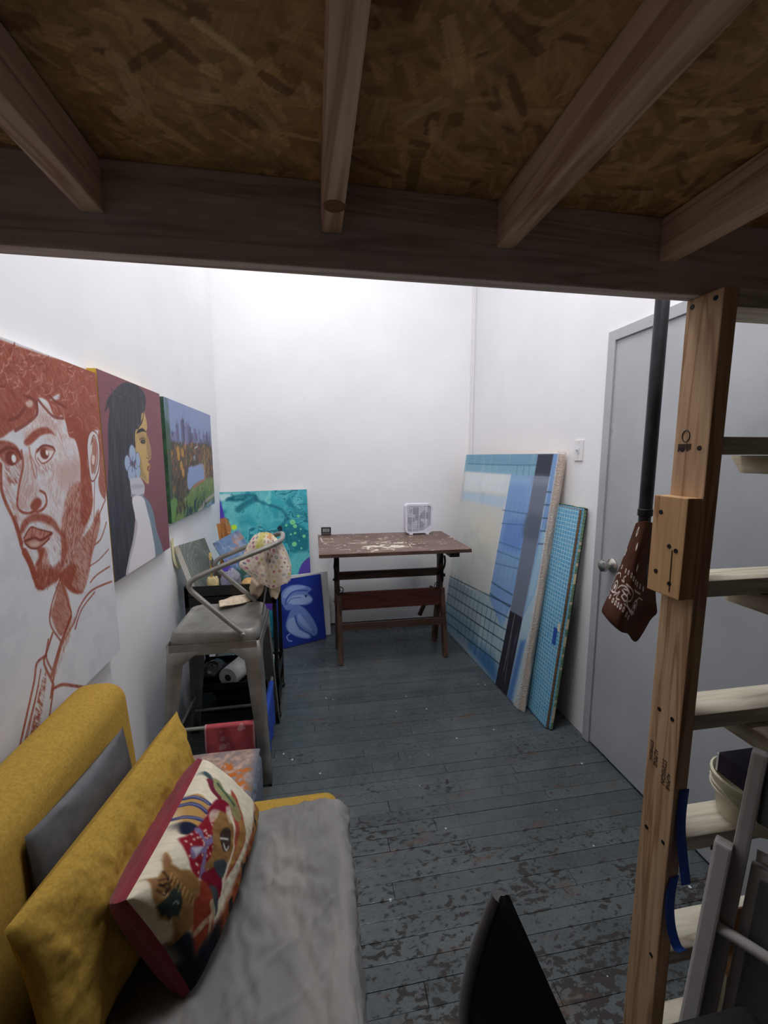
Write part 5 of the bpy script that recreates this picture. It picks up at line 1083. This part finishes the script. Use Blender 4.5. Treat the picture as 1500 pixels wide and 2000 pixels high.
# ================================================================== UTILITY CART
CX0, CX1, CY0, CY1 = -0.70, -0.222, 2.312, 2.66
t = thing('utility_cart', 'black metal three-shelf utility cart by the left wall', 'cart', ((CX0+CX1)/2, (CY0+CY1)/2, 0))
for x in (CX0+0.011, CX1-0.011):
    for y in (CY0+0.011, CY1-0.011):
        MB().box(x-0.011, x+0.011, y-0.011, y+0.011, 0.03, 0.80, bev=0.002).build('post', M_BLACKM, t); MB().lathe([(0.012, 0), (0.017, 0.01), (0.017, 0.022), (0.008, 0.03)], (x, y, 0.0), (0, 0, 1), 12).build('foot', M_BLACKM, t, True)
for z, hgt_ in ((0.690, 0.117), (0.195, 0.045), (0.07, 0.03)):
    b = MB().box(CX0, CX1, CY0, CY1, max(z, 0.745) if z > 0.5 else z, (0.751 if z > 0.5 else z+0.006)); b.box(CX0, CX1, CY0, CY0+0.006, z, z+hgt_).box(CX0, CX1, CY1-0.006, CY1, z, z+hgt_).box(CX0, CX0+0.006, CY0, CY1, z, z+hgt_).box(CX1-0.006, CX1, CY0, CY1, z, z+hgt_); b.build('shelf_tray', M_BLACKM, t)
TT = 0.7515
# paper towel roll
t = thing('paper_towel_roll', 'white paper towel roll lying on the cart\'s middle shelf', 'paper roll', (-0.47, 2.36, 0.2015))
ax_ = Vector((0.40, 0.92, 0)).normalized(); b = MB(); o_ = Vector((-0.505, 2.335, 0.2590))
prof = [(0.020, 0.0), (0.056, 0.0), (0.057, 0.003), (0.057, 0.255), (0.056, 0.258), (0.020, 0.258)]; n = 28
u_ = Vector((0, 0, 1)); x_ = ax_.cross(u_); v = [o_+ax_*h+(u_*math.cos(2*PI*k/n)+x_*math.sin(2*PI*k/n))*r for r, h in prof for k in range(n)]
f = [(i*n+k, i*n+(k+1) % n, ((i+1) % 6)*n+(k+1) % n, ((i+1) % 6)*n+k) for i in range(6) for k in range(n)]
MB().add(v, f).build('paper', simple('tissue_paper', (226, 224, 222), 0.9, var=0.03, bmp=0.2), t, True)
MB().tube([o_+ax_*-0.001, o_+ax_*0.02], 0.0195, 16).build('core', simple('cardboard_core', (60, 50, 44), 0.9), t)
# crumpled bag on the mid shelf and some pots at the open side
def blob(name, label, cat, c, r, mat, seed=1, amp=0.35, nu=24, nv=14):
    th, ph = np.meshgrid(np.linspace(0, 2*PI, nu), np.linspace(0.001, PI-0.001, nv)); k = 1+amp*(fbm(np.cos(th)*2+5+np.cos(ph)*2, np.sin(th)*2+5+ph, seed)-0.5)*2
    k[:, -1] = k[:, 0]
    P = np.stack([c[0]+r[0]*k*np.sin(ph)*np.cos(th), c[1]+r[1]*k*np.sin(ph)*np.sin(th), np.maximum(c[2]+r[2]*k*np.cos(ph), c[2]-r[2]*0.92)], -1)
    return tag(grid_mesh(name, P, None, mat, flip=True), label, cat)
blob('black_bag', 'crumpled black bag beside the paper towel roll', 'bag', (-0.605, 2.44, 0.253), (0.065, 0.09, 0.055), simple('black_plastic', (22, 22, 24), 0.4), 4)
def jar(name, label, cat, c, prof, mat, parts=()):
    tt = thing(name, label, cat, tuple(c)); MB().lathe(prof, c, (0, 0, 1), 20).build('body', mat, tt, True)
    for nm, pr, mm in parts: MB().lathe(pr, c, (0, 0, 1), 20).build(nm, mm, tt, True)
    return tt
jar('paint_tub', 'small green and white paint tub on the cart\'s middle shelf', 'paint tub', (-0.262, 2.45, 0.2015), [(0.024, 0), (0.028, 0.09), (0.029, 0.094)], simple('green_label', (64, 132, 96), 0.5, var=0.5, scale=90), (('lid', [(0.030, 0.0945), (0.030, 0.108), (0, 0.109)], M_WHITEP), ))
jar('mint_tub', 'pale mint paint bottle beside the green paint tub', 'paint tub', (-0.264, 2.36, 0.2015), [(0.020, 0), (0.022, 0.10), (0.016, 0.13), (0.012, 0.14)], simple('mint_plastic', (150, 206, 170), 0.5), (('cap', [(0.013, 0.1405), (0.013, 0.16), (0, 0.161)], M_WHITEP), ))
blob('dark_bundle', 'dark folded rags on the cart\'s lowest shelf', 'rags', (-0.50, 2.46, 0.118), (0.12, 0.12, 0.040), simple('dark_rag', (36, 34, 36), 0.95), 8)
# things on the top shelf
p, fin = canvas('swirl_canvas', 'small grey-green canvas with scratched swirls standing on the cart', (-0.635, 2.335, TT), (0.085, 0.205, 0.0), (-0.10, 0.02, 0.26), 0.222, 0.292, 0.034, 0.0035, (104, 112, 106))
U, V = p.U, p.V; a_ = np.sin(np.sqrt((U-0.11)**2+((V-0.13)*0.55)**2)*330+fbm(U*16, V*16, 3)*9); p.wash(sst(0.75, 1.0, a_)*fbm(U*20, V*20, 9)*1.3, (168, 174, 166), 0.8); p.wash(sst(0.5, 0.7, fbm(U*8, V*8, 11)), (82, 92, 86), 0.7); fin()
def brush(name, label, base, tip, col, bl=0.04, parent=None):
    tt = thing(name, label, 'paint brush', tuple(base)); base, tip = Vector(base), Vector(tip); d = (tip-base).normalized()
    MB().tube([base, base+d*0.06, tip-d*(bl+0.025)], [0.003, 0.005, 0.0045], 8).build('handle', col, tt, True); MB().tube([tip-d*(bl+0.027), tip-d*bl], 0.0062, 8).build('ferrule', M_CHROME, tt, True)
    MB().tube([tip-d*(bl+0.001), tip-d*bl*0.4, tip], [0.006, 0.009, 0.006], 8).build('bristles', simple('hog_bristle', (206, 180, 120), 0.9, var=0.2, scale=200), tt); return tt
jb = (-0.565, 2.37, TT)
jar('brush_jar', 'yellowish glass jar holding brushes on the cart', 'jar', jb, [(0.030, 0), (0.032, 0.01), (0.032, 0.075), (0.026, 0.088)], simple('cloudy_glass_jar', (196, 180, 130), 0.25, var=0.2))
brush('paint_brush', 'wide-bristled brush standing in the cart\'s glass jar', (-0.568, 2.365, TT+0.0895), (-0.572, 2.375, TT+0.225), simple('amber_handle', (176, 128, 60), 0.4))
brush('thin_brush', 'thin dark-handled brush leaning in the cart\'s glass jar', (-0.553, 2.375, TT+0.0895), (-0.545, 2.385, TT+0.17), simple('maroon_handle', (90, 50, 40), 0.4), 0.02)
a, b_, c = at(432, 1054, Y=2.50), at(474, 1031, Y=2.56), at(468, 1146, Y=2.46)
u_ = b_-a; v_ = a-c; 
p, fin = canvas('small_abstract', 'small blue and orange abstract canvas tilted against a wooden easel on the cart', c, u_, v_, 0.165, float(np.linalg.norm(v_)), 0.016, 0.004, (92, 116, 150), simple('dark_teal_edge', (44, 66, 66), 0.6))
U, V = p.U, p.V; h_ = p.h; p.wash(sst(0.45, 0.65, fbm(U*14, V*14, 5)), (120, 150, 190), 0.7); p.wash(sst(0.48, 0.6, fbm(U*26, V*20, 6))*np.exp(-((V-h_*0.72)/(h_*0.16))**2), (206, 130, 96)); p.wash(1-sst(0.28, 0.36, V/h_), (44, 84, 76)); p.wash(sst(0.6, 0.66, fbm(U*60, V*30, 8)), (170, 186, 206), 0.5); fin()
t = thing('table_easel', 'small wooden table easel with purple paint behind the abstract canvas', 'easel', (-0.53, 2.6, TT))
wd_ = wood('varnished_beech', (190, 130, 74), (120, 70, 36), 'Z')
MB().bar(at(428, 1125, Y=2.60), at(447, 1040, Y=2.62), 0.022, 0.016, (0, 1, 0)).build('upright', wd_, t); MB().bar(at(432, 1022, Y=2.62), at(442, 1080, Y=2.6), 0.05, 0.018, (0, 1, 0)).build('mast', wd_, t); MB().bar(at(470, 1160, Y=2.60), at(452, 1060, Y=2.62), 0.02, 0.016, (0, 1, 0)).build('upright', wd_, t); MB().bar(at(425, 1150, Y=2.57), at(500, 1150, Y=2.57), 0.03, 0.022, (0, 0, 1)).build('ledge', wd_, t)
m_, nt_, b_ = nodes('clear_plastic_bag'); b_.inputs['Base Color'].default_value = rgba((190, 188, 206)); b_.inputs['Roughness'].default_value = 0.2; b_.inputs['Alpha'].default_value = 0.5; bump(nt_, b_, noise(nt_, coords(nt_, 'World'), 60, 3, 0.6, 1.0), 0.9, 0.01)
blob('plastic_bag', 'clear crinkled plastic bag on the cart top', 'bag', (-0.475, 2.40, TT+0.055), (0.05, 0.05, 0.06), m_, 6, 0.5)
blob('purple_paint_bag', 'purple paint pouch behind the clear plastic bag', 'paint pouch', (-0.508, 2.445, TT+0.075), (0.028, 0.02, 0.08), simple('purple_pouch', (92, 66, 176), 0.4), 9, 0.4)
blob('kraft_paper', 'crumpled brown kraft paper on the cart top', 'paper', (-0.345, 2.395, TT+0.034), (0.075, 0.06, 0.036), simple('kraft_paper', (186, 148, 96), 0.9, var=0.2), 12, 0.5)
blob('wood_chips', 'yellowish sponge scraps beside the brush jar', 'sponge', (-0.535, 2.345, TT+0.02), (0.035, 0.025, 0.022), simple('sponge', (206, 186, 130), 0.95, var=0.2, scale=90), 13, 0.3)
# masking tape curl on the wall
t_ = [at(336, 1052, X=XL+0.002), at(339, 1080, X=XL+0.003), at(344, 1100, X=XL+0.008), at(352, 1108, X=XL+0.018)]
o = ribbon(smooth_curve(t_, 5), (0, 0.024, 0.006), 0.0006, 'masking_tape', simple('cream_tape', (222, 214, 176), 0.7)); tag(o, 'peeling strip of cream masking tape on the left wall', 'tape')

# ================================================================== PIPE AND BANDANA
pc_ = (0.984, 1.10)
t = thing('steel_pipe', 'dark vertical pipe hanging behind the wooden post', 'pipe', (pc_[0], pc_[1], 1.16))
MB().tube([(pc_[0], pc_[1], 3.29), (pc_[0], pc_[1], 1.33)], 0.0185, 18).build('tube', simple('dark_steel_pipe', (44, 44, 48), 0.4, 0.6, var=0.3, scale=20), t, True)
MB().lathe([(0.0185, 0), (0.0205, 0.002), (0.0205, 0.02), (0.0185, 0.022)], (pc_[0], pc_[1], 1.322), (0, 0, 1), 18).build('collar', M_IRON, t, True)
MB().tube([(pc_[0], pc_[1], 1.325), (pc_[0], pc_[1], 1.20), (pc_[0]+0.01, pc_[1], 1.12)], [0.017, 0.016, 0.014], 14).build('grip', M_BLACKM, t, True)
MB().tube(smooth_curve([(pc_[0]+0.012, pc_[1]-0.035, 1.27), (pc_[0]-0.002, pc_[1]-0.045, 1.245), (pc_[0]-0.006, pc_[1]-0.045, 1.21), (pc_[0]+0.004, pc_[1]-0.04, 1.18)], 5), 0.005, 8).build('hook', M_CHROME, t, True)
rows = [[A_(1243, 1022, 1.09), A_(1252, 1019, 1.075), A_(1262, 1018, 1.07), A_(1271, 1020, 1.075), A_(1276, 1024, 1.09), A_(1279, 1030, 1.12)],
        [A_(1228, 1065, 1.10), A_(1238, 1066, 1.072), A_(1250, 1068, 1.055), A_(1262, 1070, 1.075), A_(1270, 1078, 1.095), A_(1276, 1080, 1.12)],
        [A_(1212, 1105, 1.11), A_(1225, 1108, 1.075), A_(1240, 1114, 1.055), A_(1254, 1118, 1.075), A_(1266, 1126, 1.105), A_(1278, 1128, 1.125)],
        [A_(1194, 1152, 1.12), A_(1210, 1160, 1.075), A_(1228, 1170, 1.05), A_(1244, 1172, 1.07), A_(1262, 1176, 1.105), A_(1280, 1170, 1.125)],
        [A_(1178, 1186, 1.12), A_(1194, 1204, 1.075), A_(1212, 1218, 1.05), A_(1230, 1214, 1.08), A_(1250, 1200, 1.11), A_(1282, 1196, 1.13)],
        [A_(1177, 1196, 1.12), A_(1193, 1216, 1.078), A_(1214, 1234, 1.055), A_(1226, 1238, 1.08), A_(1243, 1252, 1.10), A_(1272, 1205, 1.13)]]
P = refine(loft_cloth(rows, 8, 8), 4); ny, nx = P.shape[:2]
pb = Paint(0.32, 0.34, 0.0022, (74, 46, 36)); pb.ny, pb.nx = ny, nx; pb.U, pb.V = np.meshgrid(np.linspace(0, 0.32, nx), np.linspace(0, 0.34, ny)); pb.C = np.ones(P.shape)*np.array((80, 50, 38))/255*(0.85+0.25*fbm(pb.U*60, pb.V*60, 2))[..., None]; pb.P = P; pb.res = 0.0014; pb.flat = None
pb.tr(1160, 960, 0.16)
WH = (228, 218, 212)
for c in ((540, 490), (395, 745)): pb.dot(c, 0.0085, WH, ry=0.013); pb.dot(c, 0.004, (80, 50, 38), ry=0.007)
for c in ((525, 680), (522, 925)): pb.dot(c, 0.005, WH, ry=0.011)
def chain(pts, k, r):
    q = pb.uv(pts); q = smooth_curve(q, 10); idx = np.linspace(0, len(q)-1, k).astype(int)
    for i in idx: pb.dot(tuple(q[i]), r, WH, ry=r*1.25, raw=True, soft=0.001); pb.dot(tuple(q[i]), r*0.5, (80, 50, 38), ry=r*0.6, raw=True, soft=0.001)
chain([(330, 890), (390, 960), (450, 1010), (490, 1090), (530, 1140), (590, 1190)], 10, 0.0050); chain([(180, 1255), (240, 1330), (300, 1385), (360, 1440), (410, 1530)], 9, 0.0056)
for c, r in (((265, 1160), .015), ((485, 1400), .015)):
    pb.dot(c, r, WH, ry=r*1.15); pb.dot(c, r*0.78, (70, 42, 32), ry=r*0.9); pb.dot(c, r*0.42, WH, ry=r*0.5)
for c in ([(230, 1120), (250, 1060), (290, 1010), (330, 1000), (330, 1040)], [(350, 1080), (375, 1100), (370, 1050), (400, 1030)], [(300, 1180), (340, 1150), (400, 1170), (440, 1260)], [(250, 1270), (320, 1220), (280, 1300), (320, 1320)], [(400, 1130), (450, 1180), (470, 1250), (440, 1330), (400, 1360), (460, 1500)], [(340, 1280), (380, 1340), (410, 1300), (380, 1250), (340, 1280)], [(350, 1200), (400, 1260), (420, 1220), (370, 1190)], [(490, 1200), (520, 1230), (555, 1250)], [(500, 1340), (540, 1300), (580, 1320)], [(205, 1190), (230, 1230), (280, 1230)], [(370, 1370), (420, 1420), (480, 1490)]): pb.line(c, 0.0032, WH, 0.95, soft=0.001)
o = grid_mesh('bandana', P, pb.C, M_CLOTHP); md = o.modifiers.new('thick', 'SOLIDIFY'); md.thickness = 0.002; tag(o, 'brown paisley bandana draped over the dark pipe end', 'bandana')
blob('black_pouch', 'black cloth pouch hanging behind the bandana', 'pouch', (1.005, 1.145, 1.085), (0.045, 0.018, 0.09), simple('black_cloth', (20, 20, 22), 0.9), 5, 0.15)

# ================================================================== RIGHT FOREGROUND
# white folding chair, folded and leaning against the rungs
t = thing('folding_chair', 'folded white wooden folding chair with grey seat, leaning by the post', 'chair', (0.80, 0.62, 0))
M_WPAINT = simple('white_painted_beech', (206, 202, 200), 0.45, var=0.03); M_GREYB = simple('grey_upholstery', (112, 114, 114), 0.9, var=0.08, scale=40)
hx = Vector((0.56, -0.83, 0)).normalized(); base = Vector((0.738, 0.622, 0.0)); topd = Vector((0.168, 0.06, 0.98)).normalized(); ny_ = hx.cross(topd).normalized()
if ny_.x > 0: ny_ = -ny_
def cp(x, z, y=0.0): return base+hx*x+topd*z+ny_*y
CWd = 0.42
for x in (0.0, CWd):
    MB().bar(cp(x, 0.0, 0.030), cp(x, 0.705, 0.030), 0.030, 0.034, ny_, bev=0.005).build('front_leg', M_WPAINT, t); MB().bar(cp(x+0.026, 0.02, 0.0), cp(x+0.026, 0.905, -0.002), 0.026, 0.036, ny_, bev=0.006).build('rear_leg', M_WPAINT, t)
    MB().lathe([(0.005, 0), (0.005, 0.004), (0, 0.005)], cp(x-0.015, 0.68, 0.03), -hx, 10).build('pivot', M_IRON, t)
MB().tube([cp(0.0, 0.53, 0.030), cp(CWd, 0.53, 0.030)], 0.011, 12).build('rung', M_WPAINT, t, True); MB().tube([cp(0.02, 0.12, 0.0), cp(CWd, 0.12, 0.0)], 0.011, 12).build('rung', M_WPAINT, t, True); MB().tube([cp(0.05, 0.69, -0.012), cp(CWd-0.02, 0.69, -0.012)], 0.012, 12).build('rung', M_WPAINT, t, True)
Mc = lambda x, z, y: Matrix(((hx.x, topd.x, ny_.x, cp(x, z, y).x), (hx.y, topd.y, ny_.y, cp(x, z, y).y), (hx.z, topd.z, ny_.z, cp(x, z, y).z), (0, 0, 0, 1)))
MB().box(0.04, CWd-0.014, 0.76, 0.885, -0.008, 0.008, Mc(0, 0, -0.002), bev=0.006).build('backrest', M_GREYB, t)
MB().box(0.045, CWd-0.012, 0.22, 0.672, -0.016, 0.010, Mc(0, 0, -0.012), bev=0.004).build('seat_frame', M_WPAINT, t); MB().box(0.062, CWd-0.03, 0.24, 0.652, 0.0, 0.014, Mc(0, 0, -0.010), bev=0.004).build('seat_pad', M_GREYB, t)

# office chair, back to the camera
t = thing('office_chair', 'black mesh-back office chair at the bottom of the view', 'chair', (0.55, 0.30, 0))
M_MESH = simple('black_mesh_fabric', (9, 9, 10), 0.9, var=0.2, scale=400, spec=0.1); M_CHF = simple('black_chair_frame', (104, 104, 106), 0.42, var=0.08)
BZ = 0.90
def backpt(s_, h):   # s: -1 near .. 1 far, h: 0 bottom .. 1 top ; back bows away from the sitter (to -X)
    zz = 0.50+h*(BZ-0.50); half = 0.235-0.014*h**3; yy = 0.245+s_*half
    xx = 0.246-0.038*math.sin(PI*(1-h)*0.9)
    return (xx, yy, zz)
P = np.array([[backpt(s_, h) for s_ in np.linspace(-1, 1, 25)] for h in np.linspace(0, 1, 17)])
o = grid_mesh('mesh_back', P, None, M_MESH, t); md = o.modifiers.new('thick', 'SOLIDIFY'); md.thickness = 0.006
for s0 in (-1, 1): MB().tube([np.array(backpt(s0, h))+(-0.004, 0.006*s0, 0) for h in np.linspace(0, 0.985, 16)], [0.009+0.003*math.sin(PI*k/15) for k in range(16)], 10).build('back_frame', M_CHF, t, True)
MB().tube([np.array(backpt(s_, 1))+(0.003, 0, -0.004) for s_ in np.linspace(-1, 1, 15)], 0.0055, 8).build('top_edge', M_MESH, t, True)
MB().tube([np.array(backpt(s_, 0)) for s_ in np.linspace(-1, 1, 9)], 0.012, 8).build('lower_bar', M_CHF, t, True)
g = MB()
for k in range(9): 
    s_ = -0.4+k*0.1; g.tube([np.array(backpt(s_, h))+(-0.005, 0, 0) for h in np.linspace(0.1, 0.8, 8)], 0.0012, 4)
o = g.build('mesh_ribs', simple('grey_mesh_thread', (40, 40, 42), 0.8), t); o['kind'] = 'stuff'
soft_box(0.30, 0.78, 0.0, 0.49, 0.40, 0.47, 0.03, 'seat', M_MESH, t, n=4)
for y in (0.005, 0.405):
    MB().tube(smooth_curve([(0.45, y+(0.04 if y < 0.1 else -0.04), 0.44), (0.48, y, 0.50), (0.54, y, 0.612)], 5), 0.014, 10).build('arm_support', M_CHF, t, True)
soft_box(0.465, 0.66, 0.35, 0.452, 0.610, 0.650, 0.019, 'arm_pad', M_BLACKM, t, n=4); soft_box(0.465, 0.66, -0.04, 0.06, 0.610, 0.650, 0.019, 'arm_pad', M_BLACKM, t, n=4)
MB().bar((0.24, 0.245, 0.50), (0.40, 0.245, 0.385), 0.06, 0.02, (0, 1, 0)).build('back_bracket', M_CHF, t)
MB().lathe([(0.03, 0.09), (0.03, 0.25), (0.02, 0.25), (0.02, 0.399)], (0.54, 0.245, 0), (0, 0, 1), 16).build('gas_lift', M_CHF, t, True)
for k in range(5):
    a = k*2*PI/5+0.3; e = Vector((0.54+0.29*math.cos(a), 0.245+0.29*math.sin(a), 0.07)); MB().bar((0.54, 0.245, 0.10), e, 0.045, 0.03, w2=0.03, t2=0.02).build('base_arm', M_CHF, t); MB().lathe([(0.028, -0.02), (0.03, -0.012), (0.03, 0.012), (0.028, 0.02)], (e.x, e.y, 0.031), (-math.sin(a), math.cos(a), 0), 14).build('castor', M_BLACKM, t, True)

# tub, dark box, cardboard on and under the shelves
m_, nt_, b_ = nodes('cloudy_plastic'); b_.inputs['Base Color'].default_value = rgba((216, 208, 180)); b_.inputs['Roughness'].default_value = 0.35; b_.inputs['Alpha'].default_value = 0.85; bump(nt_, b_, noise(nt_, coords(nt_, 'World'), 40, 3), 0.2)
BXc, BYc, BZc = 1.018, 0.745, 0.6375
t = thing('plastic_tub', 'cloudy cream plastic bucket on the low ladder rung', 'bucket', (BXc, BYc, BZc))
MB().lathe([(0.062, 0), (0.076, 0.086), (0.080, 0.087), (0.082, 0.100), (0.077, 0.103), (0.073, 0.096), (0.059, 0.007), (0, 0.007)], (BXc, BYc, BZc), (0, 0, 1), 28).build('pail', m_, t, True)
for z in (0.076, 0.064): MB().tube([(BXc+0.0785*math.cos(a), BYc+0.0785*math.sin(a), BZc+z) for a in np.linspace(0, 2*PI, 28, endpoint=False)], 0.0022, 6, True).build('rim_ring', m_, t, True)
MB().tube(smooth_curve([(BXc-0.083, BYc, BZc+0.08), (BXc-0.08, BYc-0.04, BZc+0.065), (BXc-0.05, BYc-0.072, BZc+0.048), (BXc, BYc-0.086, BZc+0.042), (BXc+0.06, BYc-0.066, BZc+0.055)], 5), 0.0026, 6).build('handle', m_, t, True)
t = thing('dark_box', 'dark purple cloth-covered box resting on the plastic bucket', 'box', (1.06, 0.74, 0.7412))
MB().box(0.950, 1.20, 0.688, 0.778, 0.7412, 0.792, bev=0.004).build('case', simple('dark_purple_cloth', (44, 34, 52), 0.85), t); MB().box(0.9485, 0.9505, 0.774, 0.7785, 0.744, 0.790).build('tag', M_TRIMW, t)
t = thing('cardboard_box', 'brown cardboard box on the floor behind the folded chair', 'box', (1.13, 0.57, 0))
M_CARD = simple('cardboard', (150, 112, 76), 0.9, var=0.08)
MB().box(0.90, 1.26, 0.50, 0.712, 0.0, 0.36, bev=0.002).build('carton', M_CARD, t)
MB().bar((0.95, 0.70, 0.361), (0.95, 0.712, 0.43), 0.09, 0.004, (0, 0, 1)).build('flap', M_CARD, t)
MB().box(0.8988, 0.8999, 0.66, 0.69, 0.20, 0.33).build('label', simple('pale_label', (206, 196, 170), 0.7), t)
